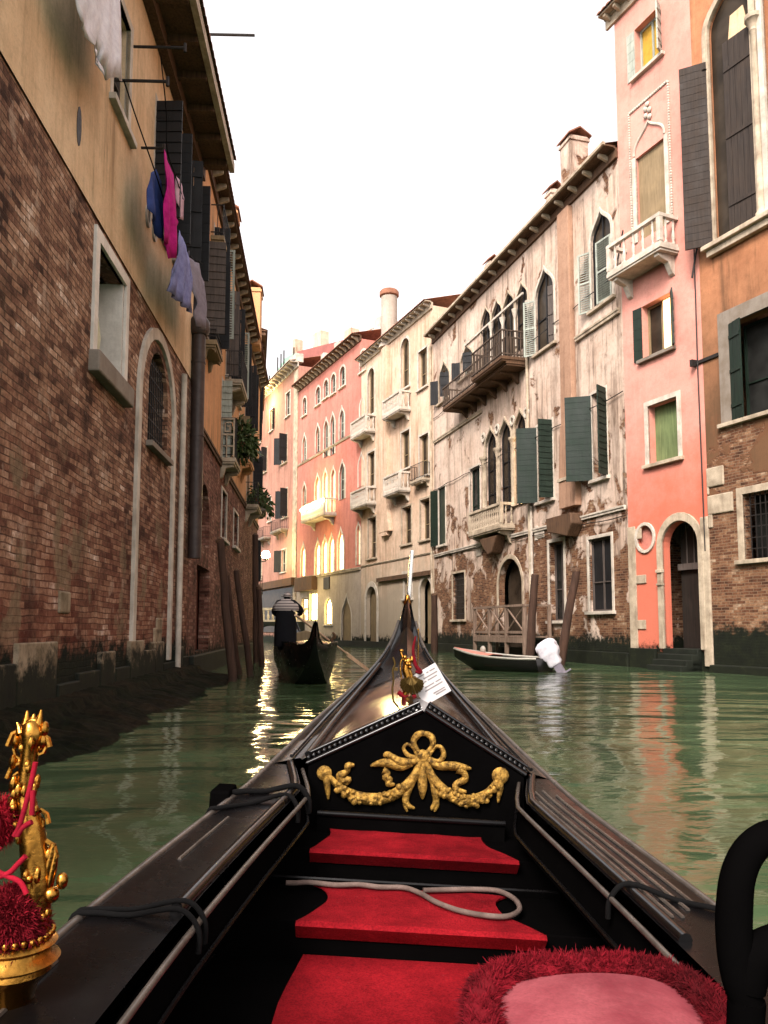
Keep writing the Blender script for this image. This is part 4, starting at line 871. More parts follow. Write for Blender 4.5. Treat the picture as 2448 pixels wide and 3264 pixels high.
# ================================================================== THINGS ALONG THE CANAL
M['whitecloth'] = cloth('white_cloth', hexc('f2eef2'), hexc('d8d2da')); M['bluecloth'] = cloth('blue_cloth', hexc('3f4f8a')); M['magenta'] = cloth('magenta_cloth', hexc('c2207f'), hexc('96125f'))
M['pinkcloth'] = cloth('pale_pink_cloth', hexc('d9b3c4')); M['periwinkle'] = cloth('periwinkle_cloth', hexc('8d90bd'), hexc('6c6e9c')); M['greycloth'] = cloth('grey_cloth', hexc('8f8792')); M['darkcloth'] = cloth('dark_cloth', hexc('463c48'))
M['poleswood'] = wood('mooring_wood', hexc('4a352a'), hexc('2b1d15'), .9, (9, 9, .7), .8)
M['rope'] = cloth('rope', hexc('7a6860'), hexc('4c3e38')); M['blackrope'] = cloth('black_rope', (.0025, .0022, .0022))
def hang(name, k, poly, d, mat, label, cat, group=None, amp=.05, freq=9):
    """a cloth hanging parallel to the left wall at distance d, outline from the photograph"""
    pts = [L1.pk(k, x, y, d) for x, y in poly]; cx_ = sum(p[0] for p in pts) / len(pts); cz = max(p[1] for p in pts)
    bm = bmesh.new(); vs = [bm.verts.new((p[0] - cx_, 0, p[1] - cz)) for p in pts]; bm.faces.new(vs); bmesh.ops.triangulate(bm, faces=bm.faces[:])
    bmesh.ops.subdivide_edges(bm, edges=bm.edges[:], cuts=5, use_grid_fill=True)
    bmesh.ops.triangulate(bm, faces=bm.faces[:])
    ph = rnd.uniform(0, 6)
    for v_ in bm.verts:
        f = min(1, -v_.co.z / 1.0 + .15); v_.co.y = amp * f * (math.sin(v_.co.x * freq + ph + v_.co.z * .8) + .5 * math.sin(v_.co.x * freq * 2.3 + ph * 2 - v_.co.z * 1.7)) + .04 * math.sin(v_.co.z * 2 + ph)
    me = bpy.data.meshes.new(name); bm.to_mesh(me); bm.free(); me.polygons.foreach_set('use_smooth', [True] * len(me.polygons))
    o = bpy.data.objects.new(name, me); S.collection.objects.link(o); me.materials.append(mat); md = o.modifiers.new('thickness', 'SOLIDIFY'); md.thickness = .012; md.offset = 0
    o.location = L1.W(cx_, d, cz); o.rotation_euler.z = L1.o.rotation_euler.z; return tag(o, label, cat, group)
lg = 'laundry hung along the left wall'
hang('white_sheet', 'L1', [(425, -260), (760, -260), (752, 505), (700, 480), (640, 500), (600, 330), (560, 280), (480, 120)], .45, M['whitecloth'], 'large white sheet hung outside the upper window of the brick house', 'sheet', lg, .03, 12)
hang('cloth', 'L1', [(948, 1075), (985, 1055), (1012, 1130), (1015, 1300), (1010, 1500), (985, 1480), (930, 1300), (935, 1180)], .5, M['bluecloth'], 'dark blue cloth on the washing line, nearest the vents', 'laundry', lg)
hang('shirt', 'L1', [(1035, 930), (1060, 1010), (1088, 1090), (1088, 1270), (1105, 1380), (1085, 1500), (1070, 1600), (1040, 1610), (1035, 1530), (1000, 1500), (1005, 1300), (1022, 1120)], .62, M['magenta'], 'bright magenta shirt hanging on the washing line', 'laundry', lg)
hang('cloth', 'L1', [(1088, 1095), (1110, 1130), (1135, 1230), (1135, 1370), (1110, 1340), (1095, 1260)], .5, M['pinkcloth'], 'small pale pink cloth just behind the magenta shirt', 'laundry', lg)
hang('shirt', 'L1', [(1100, 1430), (1125, 1480), (1165, 1600), (1170, 1760), (1195, 1950), (1150, 1910), (1110, 1870), (1058, 1810), (1080, 1660)], .6, M['periwinkle'], 'periwinkle blue shirt at the low end of the washing line', 'laundry', lg)
hang('trousers', 'L1', [(1165, 1560), (1200, 1620), (1250, 1640), (1270, 1760), (1278, 2060), (1215, 2030), (1195, 1890), (1180, 1730)], .62, M['greycloth'], 'grey trousers hung last on the washing line', 'laundry', lg)
ln = MB()
for ks in (((770, 500), (850, 740), (960, 1055), (1040, 1300), (1100, 1430), (1180, 1590), (1260, 1640)), ((1000, 350), (1035, 700), (1040, 930), (1090, 1090), (1140, 1240))):
    ln.tube(spline([L1.W(*(lambda p: (p[0], .55, p[1]))(L1.pk('L1', x, y, .55))) for x, y in ks]), .012, 5)
tag(ln.build('washing_line', M['blackrope']), 'sagging washing line along the plaster wall of the brick house', 'washing line')
rg = 'iron rods holding the washing lines'
for (k, x, y, l, lab) in (('L1', 700, 500, .95, 'iron rod under the hem of the white sheet'), ('L1', 820, 290, 1.0, 'iron rod crossing the shadowed eave above the shutters'), ('L1', 870, 920, .5, 'short iron rod by the window sill corner')):
    a, z = L1.pk(k, x, y); p = L1.W(a, -.05, z); o = MB().tube([(0, 0, 0), L1.n * l + UP * .02 * l], .025, 6).tube([L1.n * l + UP * (.02 * l - .08), L1.n * l + UP * (.02 * l + .08)], .03, 6).build('washing_rod', M['iron']); o.location = p; tag(o, lab, 'rod', rg)
a = 1.0; p = L2.W(L2.len - .3, .55, 16.35); o = MB().tube([(0, 0, 0), (1.35, 0, -.03)], .035, 6).lathe([(.05, -.03), (.05, .03)], (0, 0, 0), 8).build('roof_rod', M['iron']); o.location = at_depth('L1', 1255, 213, 19); tag(o, 'black rod sticking out from the roof edge against the sky', 'rod')

# mooring poles
def pole(k, x, y, xt, yt, Y, r, lab, rt=None, group='wooden mooring poles', zb_=-.8):
    b = at_depth(k, x, y, Y); t = at_depth(k, xt, yt, Y); d = (t - b) / max(.01, (t.z - b.z)); b2 = b + d * (zb_ - b.z)
    k_ = 9; pts = [b2.lerp(t, i / (k_ - 1)) + Vector((rnd.uniform(-.02, .02), rnd.uniform(-.02, .02), 0)) for i in range(k_)]
    o = MB().tube([p - b2 for p in pts] , [r * 1.05] * 4 + [r, r * .96, r * .95, r * .9, (rt or r * .9)], 10).build('mooring_pole', M['poleswood'], smooth=True); o.location = b2
    MB().lathe([(r * .93, -.05), (r * .97, .0), (r * .7, .06), (.02, .1)], t - b2 + Vector((0, 0, -.03)), 10).build('pole_cap', M['soffit'], o, True)
    return tag(o, lab, 'mooring pole', group)
pole('N4', 575, 2010, 405, 80, 19.0, .1, 'tallest leaning mooring pole, nearest on the left bank')
pole('N4', 610, 1500, 490, 510, 21.5, .08, 'thin dark pole leaning between the two thick left poles')
pole('N4', 805, 1870, 620, 480, 21.0, .085, 'leaning mooring pole right of the tallest one on the left')
pole('N4', 880, 1780, 860, 20, 29.0, .12, 'tall straight dark pole at the far end of the left wall')
pole('N4', 950, 1820, 905, 690, 27.0, .1, 'short dark pole beside the gondolier in front')
pole('L3', 350, 1250, 362, 1015, 12.0, .13, 'stubby dark post against the foot of the brick wall')
pole('B6', 1060, 760, 1125, -250, 30.5, .16, 'tall mooring pole in front of the jetty rail')
pole('B6', 1440, 700, 1611, -313, 27.5, .15, 'leaning mooring pole behind the covered outboard engine')
pole('B5', 800, 1360, 800, 660, 40.0, .17, 'dark mooring pole where the beige and pale houses meet')

# jetty
J = empty('jetty', G.W(G.pk('B6', 900, 600)[0], .1, 0), G.o.rotation_euler.z); tag(J, 'small grey wooden jetty with crossed railings below the arched gate', 'jetty')
M['jetty'] = wood('grey_jetty_wood', hexc('8a7464'), hexc('5c4a3e'), .85)
jx1 = G.pk('B6', 450, 600, 1.2)[0] - G.pk('B6', 900, 600)[0]; jx0 = G.pk('B6', 1040, 600, 1.2)[0] - G.pk('B6', 900, 600)[0]; jz = .95; jh = 1.15; jd = 1.25
m = MB(); n_ = int((jx1 - jx0) / .2)
for i in range(n_): m.box(jx0 + i * .2, jx0 + i * .2 + .19, 0, jd, jz - .06, jz + rnd.uniform(-.006, .006))
m.box(jx0, jx1, jd - .02, jd + .05, jz - .26, jz - .07); m.build('deck', M['jetty'], J)
posts = [jx0, jx0 + (jx1 - jx0) * .33, jx0 + (jx1 - jx0) * .67, jx1]
for x in posts: MB().box(x - .07, x + .07, jd - .1, jd + .04, -1, jz + jh).build('post', M['jetty'], J, bevel=.01)
for x in (jx0, jx1): MB().box(x - .06, x + .06, .1, .22, -1, jz + jh).build('post', M['jetty'], J, bevel=.01)
m = MB(); m.box(jx0 - .1, jx1 + .1, jd - .12, jd + .06, jz + jh, jz + jh + .09); m.box(jx0, jx1, jd - .06, jd + .0, jz + .1, jz + .2); m.box(jx0 - .04, jx0 + .04, .1, jd, jz + jh, jz + jh + .08); m.box(jx1 - .04, jx1 + .04, .1, jd, jz + jh, jz + jh + .08); m.build('handrail', M['jetty'], J)
m = MB()
for i in range(3):
    a, b = posts[i] + .07, posts[i + 1] - .07
    for s_ in (1, -1):
        p, q_ = (a, jz + .2), (b, jz + jh)
        if s_ < 0: p, q_ = (b, jz + .2), (a, jz + jh)
        m.tube([(p[0], jd - .03 + .02 * s_, p[1]), (q_[0], jd - .03 + .02 * s_, q_[1])], .035, 6)
m.build('cross_bracing', M['jetty'], J)

# moored motor boat
A_, B_ = on_water('B6', 300, 860, 0), on_water('B6', 1250, 890, 0)
bl_ = (B_ - A_).length; mbt = empty('motor_boat', A_, math.atan2(B_.y - A_.y, B_.x - A_.x)); tag(mbt, 'small dark motor boat with a pink foredeck moored by the jetty', 'boat')
M['hullblack'] = flat('dark_hull', hexc('1c1a18'), .35, 0, .4, 3); M['pinkdeck'] = flat('pink_deck', hexc('d98a78'), .5, 0, .25, 5); M['rail'] = flat('pale_rail', hexc('b8b2a4'), .5)
def hw(t): return crom([(0, .03), (.12, .34), (.35, .68), (.7, .78), (1, .7)], t)
def sh_(t): return crom([(0, .62), (.3, .46), (.7, .38), (1, .38)], t)
rows_o, rows_d = [], []
for i in range(21):
    t = i / 20; x = t * bl_ - .35 * (1 - t) ** 3; w_ = hw(t); s_ = sh_(t); xb = t * bl_ + .35 * (1 - t)
    rows_o.append([(x, -w_, s_), (x + .02, -w_ * .96, s_ * .6), (xb, -w_ * .72, -.02), (xb, 0, -.2), (xb, w_ * .72, -.02), (x + .02, w_ * .96, s_ * .6), (x, w_, s_)])
m = MB().strip(rows_o); m.add(rows_o[-1], [tuple(range(7))]); m.build('hull', M['hullblack'], mbt, True)
m = MB()
for sg in (1, -1): m.tube([(r[6][0], sg * r[6][1], r[6][2] + .01) for r in rows_o], .035, 6)
m.build('rub_rail', M['rail'], mbt, True)
m = MB().strip([[(r[0][0], r[0][1] * .95, r[0][2] - .01), (r[0][0], 0, r[0][2] + .05), (r[0][0], -r[0][1] * .95, r[0][2] - .01)] for r in rows_o[:9]]); m.build('foredeck', M['pinkdeck'], mbt, True, solid=.02)
m = MB().strip([[(r[0][0], r[0][1] * .9, .16), (r[0][0], -r[0][1] * .9, .16)] for r in rows_o[8:]]); m.build('floor', M['soffit'], mbt)
for t in (.55, .8): MB().box(t * bl_ - .14, t * bl_ + .14, -hw(t) * .93, hw(t) * .93, .26, .3).build('thwart', M['soffit'], mbt)
MB().ball((bl_ * .22, .1, .6), (.09, .09, .12)).build('fender', M['rail'], mbt, True)
eng = MB()                                                     # covered outboard, tilted up
T = Matrix.Translation((bl_ + .12, 0, .56)) @ Matrix.Rotation(R(-32), 4, 'Y')
eng.strip([[T @ Vector((math.copysign(abs(math.cos(a_)) ** .45, math.cos(a_)) * r_ * 1.25 + (.05 * z_) + rnd.uniform(-.012, .012), math.copysign(abs(math.sin(a_)) ** .45, math.sin(a_)) * r_ * .8, z_)) for a_ in [2 * math.pi * i / 20 for i in range(21)]] for r_, z_ in ((.12, -.42), (.17, -.36), (.16, -.2), (.22, -.12), (.25, .0), (.24, .14), (.25, .16), (.23, .28), (.16, .35), (.08, .37), (.01, .375))])
eo = eng.build('engine_cover', M['whitecloth'], mbt, True)
g2 = MB(); T2 = Matrix.Translation((bl_ + .12, 0, .56)) @ Matrix.Rotation(R(-32), 4, 'Y')
g2.box(-.1, .12, -.07, .07, -.85, -.1, T2); g2.box(-.16, .3, -.015, .015, -.75, -.7, T2); g2.lathe([(.05, -.2), (.075, 0), (.05, .16)], (0, 0, 0), 10, m=T2 @ Matrix.Translation((0, 0, -.92)) @ Matrix.Rotation(R(90), 4, 'Y')); g2.box(-.06, .1, -.014, .014, -1.12, -.95, T2)
g2.build('engine_leg', M['greycloth'], eo, bevel=.01)

# plants on the balconies
def plant(name, c, rad, n, sz, lab, droop=.6, pot=True):
    o = MB()
    for i in range(n):
        p = Vector((rnd.gauss(0, .45), rnd.gauss(0, .45), rnd.gauss(0, .45)))
        if p.length > 1.1: p = p.normalized() * rnd.uniform(.6, 1.1)
        p = Vector((p.x * rad[0], p.y * rad[1], p.z * rad[2] - droop * rad[2] * (p.x**2 + p.y**2)))
        d = (p.normalized() + Vector((rnd.uniform(-.6, .6), rnd.uniform(-.6, .6), rnd.uniform(-1.2, .3)))).normalized(); sd_ = d.cross(Vector((rnd.uniform(-1, 1), rnd.uniform(-1, 1), .4))).normalized(); l = sz * rnd.uniform(.6, 1.5)
        o.add([p, p + d * l * .5 + sd_ * l * .22, p + d * l, p + d * l * .5 - sd_ * l * .22], [(0, 1, 2, 3)])
    if pot: e = empty(name, c); f = o.build('foliage', M['leaf'], e); MB().lathe([(.12, -.34), (.17, -.02), (.19, 0)], (0, 0, -rad[2] * .3), 10).build('pot', M['tile'], e)
    return tag(e, lab, 'plant', 'plants on the balconies of the left bank')
plant('hanging_plant', L2.W(xat(27.6), .55, 8.0), (.55, .75, .65), 900, .22, 'bushy green plant spilling over the key pattern balcony')
plant('potted_plant', L2.W(xat(36.5), .45, 7.4), (.45, .8, .4), 350, .2, 'dark green plant on the lowest far balcony of the apricot house')
plant('potted_plant', L3.W(10.5, .6, 9.2), (.7, 1.2, .7), 400, .3, 'dark plant on the balcony of the shadowed brown house')

# street lamps (lit)
def lamp(k, x, y, Y, r, lab, energy):
    p = at_depth(k, x, y, Y); e = empty('wall_lamp', p); tag(e, lab, 'lamp')
    MB().ball((0, 0, 0), r, 12, 10).build('globe', M['lamp'], e, True)
    MB().tube([(0, 0, -r * 1.1), (0, 0, -r * 1.5), (-.5, .3, -r * 1.6), (-1.2, .6, -r * 1.6)], .05, 6).lathe([(r * .5, -r * 1.2), (r * .6, -r * .9)], (0, 0, 0), 10).build('bracket', M['iron'], e)
    l = bpy.data.lights.new('lamp_light', 'POINT'); l.energy = energy * .08; l.color = (1, .68, .3); l.shadow_soft_size = r; lo = bpy.data.objects.new('lamp_light', l); S.collection.objects.link(lo); lo.parent = e; lo.location = (0, -r * 1.2, r * .3)
lamp('N4', 995, 275, 68, .36, 'round lit lamp over the far shops on the left', 700)
lamp('C4', 112, 1035, 74, .45, 'lit lamp high under the cornice of the far pink house', 500)
for nm, loc, e in (('balcony_floodlight', Rd.W(*(lambda a: (a[0], 1.6, a[1] + 1.0))(Rd.pk('C5', 630, 300))), 2600), ('shop_light', Rd.W(*(lambda a: (a[0], 2.2, a[1] - .3))(Rd.pk('C5', 600, 950))), 900), ('arcade_light', Rd.W(*(lambda a: (a[0], 1.4, a[1]))(Rd.pk('C5', 665, 640))), 1300)):
    l = bpy.data.lights.new(nm, 'POINT'); l.energy = e * .05; l.color = (1, .76, .28); l.shadow_soft_size = .3; lo = bpy.data.objects.new(nm, l); S.collection.objects.link(lo); lo.location = loc
# far footbridge
bp = at_depth('N4', 990, 1040, 66); Bg = empty('footbridge', (bp.x, bp.y, 0), R(-12)); tag(Bg, 'low footbridge with a white balustrade lit by the far shops', 'bridge')
arch = [(-4, 0), (-4, bp.z - .6), (4, bp.z - .6), (4, 0)] + [(2.6 * math.cos(t * math.pi / 10), 1.5 * math.sin(t * math.pi / 10)) for t in range(11)]
MB().prism(arch, 0, 2.5).build('span', M['moss_shade'], Bg)
m = MB(); m.box(-4, 4, 0, .2, bp.z + .35, bp.z + .55); m.box(-4, 4, 0, .2, bp.z - .6, bp.z - .45)
for i in range(20): m.lathe([(.07, 0), (.1, .3), (.05, .5), (.08, .8)], (-3.8 + i * .4, .1, bp.z - .45), 6)
m.build('balustrade', M['white'], Bg)
# ================================================================== GONDOLAS
M['lacquer'] = flat('black_lacquer', (.004, .0035, .0035), .2, 0, .4, 5, .5, .04)
M['sidedeck'] = flat('worn_black_deck', (.005, .0044, .0046), .26, 0, .6, 7, .13, .15)
M['varnish'] = wood('varnished_deck', hexc('2c1c14'), hexc('170e0a'), .12, (22, 2.2, 22), .03, .7)
M['worn'] = flat('worn_edge', hexc('5a524b'), .3, .2, .6, 14)
M['steel'] = flat('polished_steel', hexc('d2cfca'), .25, .9, .2, 8)
M['brass'] = flat('polished_brass', hexc('c28a3c'), .24, 1, .75, 26, .5, .35)
M['brassdull'] = flat('dull_brass', hexc('5e4a22'), .45, .8, .45, 18, .5, .25)
q = NT('gilt_carving'); a = q.noise(q.obj, 45, 5, .7); b = q.noise(q.obj, 14, 4, .6); q.bump(q.math('ADD', a, b), .8, .012)
M['gold'] = q.out(q.mix(q.mr(a, .4, .65), hexc('b58c40'), hexc('3d2a0e')), q.mr(b, .3, .7, .3, .6), .7, .5)
q = NT('red_carpet'); a = q.noise(q.obj, 3.2, 6, .7); b = q.noise(q.obj, 170, 3, .7); sp_ = q.noise(q.obj, 60, 2, .5); col = q.mix(q.mr(a, .35, .68), hexc('991a22'), hexc('5e0a10')); col = q.mix(q.mr(b, .38, .66, 0, .55), col, hexc('3c040c')); col = q.mix(q.mr(sp_, .7, .76, 0, .12), col, hexc('a8686c')); q.bump(b, .6, .006); M['carpet'] = q.out(col, .95, 0, .05); M['carpetdark'] = cloth('red_carpet_riser', hexc('860e1f'), hexc('5c0713'))
M['fur'] = cloth('crimson_fur', hexc('760c1a'), hexc('40060c')); M['furbright'] = cloth('scarlet_pompom', hexc('9a0e20'), hexc('6a0814')); M['cushion'] = cloth('rose_velvet', hexc('9c4e54'), hexc('7a2c36')); M['cord'] = cloth('red_cord', hexc('9a1228'), hexc('5c0816'))
M['inner'] = flat('black_interior', (.0022, .002, .002), .8, 0, .3, 6, 0)
M['card'] = flat('paper_card', hexc('cfc8c6'), .8, 0, .12, 4); M['print'] = flat('grey_print', hexc('8d8685'), .8)
def hull_mesh(hwf, gf, y0, y1, n=60, flare=.72, keel=None):
    rows = []
    for i in range(n + 1):
        y = y0 + (y1 - y0) * i / n; w_, g_ = hwf(y), gf(y); k = keel(y) if keel else -.1
        rows.append([(-w_, y, g_), (-w_ * .97, y, g_ - (g_ - k) * .35), (-w_ * flare, y, k + .02), (0, y, k), (w_ * flare, y, k + .02), (w_ * .97, y, g_ - (g_ - k) * .35), (w_, y, g_)])
    return MB().strip(rows)
gd = empty('gondola', (.07, 0, 0)); tag(gd, 'black gondola we ride in, red carpeted steps and gilded bow panel', 'gondola')
gd.rotation_mode = 'XYZ'; ROLL = R(3.2)
GM = Matrix.Translation((.07, 0, .2)) @ Matrix.Rotation(-.003, 4, 'Z') @ Matrix.Rotation(ROLL, 4, 'Y') @ Matrix.Translation((0, 0, -.2))
gd.matrix_world = GM; GI = GM.inverted()
HW = [(-5.2, .1), (-4, .4), (-2.4, .66), (-.8, .75), (.6, .765), (1.55, .74), (2.2, .685), (2.87, .602), (3.4, .535), (3.9, .45), (4.3, .335), (4.6, .212), (4.8, .132), (4.95, .08), (5.1, .042), (5.2, .02)]
GZ = [(-5.2, 1.1), (-4, .75), (-2.4, .62), (0, .585), (1.55, .6), (2.87, .645), (3.4, .695), (3.9, .77), (4.3, .868), (4.6, .985), (4.8, 1.085), (4.95, 1.19), (5.1, 1.32), (5.2, 1.42)]
hwf = lambda y: crom(HW, y); gzf = lambda y: crom(GZ, y)
def gp(k, x, y, z=None, Y=None):       # photograph point on a boat plane, in boat coordinates
    if z is not None: p0, n = GM @ Vector((0, 0, z)), GM.to_3x3() @ Vector((0, 0, 1))
    else: p0, n = GM @ Vector((0, Y, 0)), GM.to_3x3() @ Vector((0, 1, 0))
    return GI @ hit(k, x, y, p0, n)
keel = lambda y: crom([(-5.2, .9), (-3.5, .05), (-2, -.12), (2.5, -.12), (4, .05), (4.7, .5), (5.0, .95), (5.2, 1.35)], y)
hull_mesh(hwf, gzf, -5.2, 5.2, 90, .62, keel).build('hull', M['lacquer'], gd, True)
ys = [-2.4 + 5.62 * i / 50 for i in range(51)]; SD = .2
sdf = lambda y: crom([(0, .2), (2.87, .2), (3.0, .17), (3.22, .1)], y)
yb = [3.22 + 1.98 * i / 30 for i in range(31)]
for sg in (-1, 1):
    m = MB().strip([[(sg * hwf(y), y, gzf(y) + .004), (sg * (hwf(y) - .02), y, gzf(y) + .012), (sg * (hwf(y) - sdf(y)), y, gzf(y) + .012)] for y in ys]); m.build('side_deck', M['sidedeck'], gd, True)
    m = MB().tube([(sg * (hwf(y) + .004), y, gzf(y) + .004) for y in ys + yb[1:-2]], .0105, 8); m.build('outer_rail', M['worn'], gd, True)
    m = MB().tube([(sg * (hwf(y) - sdf(y) + .02), y, gzf(y) + .016) for y in ys if y > 1.75], .016, 8); m.build('moulding', M['lacquer'], gd, True)
    m = MB().tube([(sg * (hwf(y) - sdf(y) - .03), y, gzf(y) - .005) for y in ys], .0075, 8); m.build('inner_rail', M['worn'], gd, True)
    m = MB().strip([[(sg * (hwf(y) - sdf(y) - .005), y, gzf(y) - .02), (sg * (hwf(y) - sdf(y) - .03), y, gzf(y) - .12), (sg * (hwf(y) - .07), y, gzf(y) - .2), (sg * (hwf(y) - .07), y, .03)] for y in ys]); m.build('inner_side', M['inner'], gd, True)
    m = MB()
    for dz, off in ((.1, .034),): m.tube([(sg * (hwf(y) - sdf(y) - off), y, gzf(y) - dz) for y in ys], .006, 6)
    m.build('inner_bead', M['sidedeck'], gd, True)
for sg, spec in ((1, ((.055, 2.0, 3.0), (.09, 1.95, 3.05), (.125, 1.9, 3.1), (.15, 1.9, 2.9))), (-1, ((.05, .9, 1.5), (.07, 2.1, 2.5)))):
    for off, a, b in spec: MB().tube([(sg * (hwf(y) - off), y, gzf(y) + .013) for y in [a + (b - a) * i / 12 for i in range(13)]], .005, 6).build('deck_bead', M['worn'], gd, True)
# foredeck: two varnished slopes rising to a ridge, white-worn mouldings, bow curl and iron
RZ = [(3.24, .918), (3.8, .955), (4.2, 1.0), (4.5, 1.07), (4.75, 1.16), (5.0, 1.29), (5.2, 1.43)]
rzf = lambda y: crom(RZ, y)
fy = [3.24 + 1.96 * i / 36 for i in range(37)]
for sg in (-1, 1):
    mid_ = lambda y: [(sg * hwf(y) * .78, y, gzf(y) + .03), (sg * hwf(y) * .45, y, gzf(y) * .45 + rzf(y) * .55 - .01), (0, y, rzf(y))]
    MB().strip([mid_(y) for y in fy if y < 4.33]).build('foredeck', M['varnish'], gd, True)
    MB().strip([mid_(y) for y in fy if y > 4.27]).build('bow_deck', M['lacquer'], gd, True)
    MB().strip([[(sg * hwf(y), y, gzf(y) + .006), (sg * hwf(y) * .8, y, gzf(y) + .035), (sg * hwf(y) * .78, y, gzf(y) + .028)] for y in fy]).build('edge_board', M['lacquer'], gd, True)
    m = MB().tube([(sg * hwf(y) * .74, y, gzf(y) + .05) for y in fy[:26]], .014, 8); m.tube([(sg * hwf(y) * .86, y, gzf(y) + .04) for y in fy[:30]], .008, 6); m.build('moulding', M['lacquer'], gd, True)
stem = MB(); rows = []
for i in range(16):
    t = i / 15; y = 4.62 + .6 * t; z = crom([(0, 1.02), (.4, 1.14), (.75, 1.36), (1, 1.5)], t); w_ = .16 * (1 - t) ** 1.1 + .012
    rows.append([(-w_, y + .05, z - .25), (-w_ * .8, y, z - .04), (0, y - .03, z), (w_ * .8, y, z - .04), (w_, y + .05, z - .25)])
stem.strip(rows).build('bow_stem', M['lacquer'], gd, True)
# iron comb at the bow: thin blade rising above the stem
zz = lambda yy: gp('0', CX, yy, Y=5.22).z
xi = gp('B5', 500, 790, Y=5.22); xt_ = gp('B5', 556, 190, Y=5.22)
m = MB().add([(xi.x - .014, 5.2, xi.z - .35), (xi.x + .014, 5.2, xi.z - .35), (xi.x + .014, 5.45, xi.z - .35), (xi.x - .014, 5.45, xi.z - .35), (xt_.x - .012, 5.18, xt_.z), (xt_.x + .012, 5.18, xt_.z), (xt_.x + .012, 5.5, xt_.z - .05), (xt_.x - .012, 5.5, xt_.z - .05)],
             [(3, 2, 1, 0), (4, 5, 6, 7), (0, 1, 5, 4), (1, 2, 6, 5), (2, 3, 7, 6), (3, 0, 4, 7)])
m.build('bow_iron', M['steel'], gd, bevel=.004)
MB().lathe([(.02, -.04), (.025, 0), (.012, .05)], (xi.x, 5.16, xi.z + .02), 8).build('bow_finial', M['brass'], gd, True)
# bow panel with gilt bow and swags
PY = 3.2
ap, lsh, rsh, lb_, rb_ = gp('B2', 965, 650, Y=PY), gp('B2', 318, 945, Y=PY), gp('B2', 1520, 1010, Y=PY), gp('B2', 330, 1265, Y=PY), gp('B2', 1500, 1290, Y=PY)
poly = [(lb_.x, .36), (rb_.x, .36), (rsh.x, rsh.z), (ap.x, ap.z), (lsh.x, lsh.z)]
pn = MB().prism(poly, PY, PY + .05).build('bow_panel', M['inner'], gd)
m = MB()
for a, b in ((lsh, ap), (ap, rsh)):
    L = (b - a).length; k = int(L / .022); u_ = (b - a) / L; nn = Vector((-u_.z, 0, u_.x)); nn = nn if nn.z > 0 else -nn
    m.tube([a + nn * .012 + Vector((0, .0, 0)), b + nn * .012], .009, 8); m.tube([a + nn * .04 + Vector((0, .05, 0)), b + nn * .04 + Vector((0, .05, 0))], .008, 8)
    for i in range(k): m.ball(a + u_ * (L * (i + .5) / k) + nn * .026 + Vector((0, .02, 0)), (.009, .009, .012), 6, 4)
    m.strip([[a + Vector((0, .05, 0)), a + nn * .04 + Vector((0, .07, 0))], [b + Vector((0, .05, 0)), b + nn * .04 + Vector((0, .07, 0))]])
m.build('carved_moulding', M['lacquer'], pn, True)
def P3(x, y): p = gp('B2', x, y, Y=PY - .012); return Vector((p.x, PY - .014, p.z))
go = MB()
def rib(pts, r, n=8): go.tube(spline([P3(*p) for p in pts], 5), r, n)
u1 = .0088
rib([(940, 880), (905, 820), (925, 775), (965, 765), (1005, 785), (1010, 835), (965, 885)], [u1, u1 * 1.3, u1 * 1.6, u1 * 1.2, u1 * 1.5, u1 * 1.2, u1])
rib([(935, 900), (880, 890), (850, 850), (870, 825), (905, 845), (925, 885)], [u1, u1 * 1.1, u1 * .8, u1 * .8, u1 * .8, u1])
rib([(985, 900), (1040, 920), (1072, 890), (1060, 845), (1030, 838), (1000, 870), (985, 895)], [u1, u1, u1 * 1.2, u1, u1 * .8, u1, u1])
rib([(945, 905), (890, 925), (830, 925), (790, 900), (755, 880), (742, 895)], [u1 * 1.2, u1 * 1.7, u1 * 2.2, u1 * 1.6, u1 * 1.3, u1 * .6])
rib([(900, 935), (830, 950), (770, 930), (720, 930), (665, 945)], [u1, u1 * 1.9, u1 * 2, u1 * 1.6, u1 * .5])
rib([(735, 970), (760, 985), (750, 1010), (775, 1020), (765, 1045), (800, 1048)], [u1 * 1.8, u1 * 1.3, u1 * 1.7, u1 * 1.2, u1 * 1.5, u1 * .5])
rib([(985, 910), (1040, 945), (1100, 945), (1160, 950), (1225, 960)], [u1 * 1.2, u1 * 1.7, u1 * 2, u1 * 1.8, u1 * .5])
rib([(1150, 965), (1185, 985), (1190, 1020), (1140, 1050), (1150, 1080), (1200, 1090)], [u1 * 1.9, u1 * 1.5, u1 * 1.6, u1 * 1.5, u1 * 1.4, u1 * .6])
rib([(575, 940), (540, 945), (535, 975), (495, 1000), (510, 1030), (545, 1020), (530, 1050)], [u1 * .6, u1 * 1.6, u1 * 1.2, u1 * 1.8, u1 * 1.3, u1 * 1.4, u1 * .6])
rib([(945, 920), (910, 1000), (850, 1070), (760, 1120), (660, 1130), (560, 1105), (490, 1060), (440, 1010), (415, 985)], [u1 * 1.3, u1 * 2, u1 * 2.4, u1 * 2.5, u1 * 2.7, u1 * 2.3, u1 * 1.7, u1 * 1.2, u1])
rib([(970, 920), (1010, 1010), (1070, 1080), (1150, 1130), (1220, 1140), (1300, 1110), (1350, 1060), (1385, 1000)], [u1 * 1.3, u1 * 2, u1 * 2.4, u1 * 2.5, u1 * 2.7, u1 * 2.2, u1 * 1.6, u1])
rib([(955, 920), (955, 1000), (955, 1070), (955, 1130)], [u1, u1 * 1.9, u1 * 2, u1 * .4])
rib([(935, 980), (900, 1040), (870, 1090), (860, 1140), (880, 1170), (910, 1180)], [u1, u1 * 1.2, u1 * 1.7, u1 * 1.5, u1 * 1.2, u1 * .4]); rib([(865, 1130), (858, 1165), (870, 1200)], [u1 * 1.3, u1, u1 * .4])
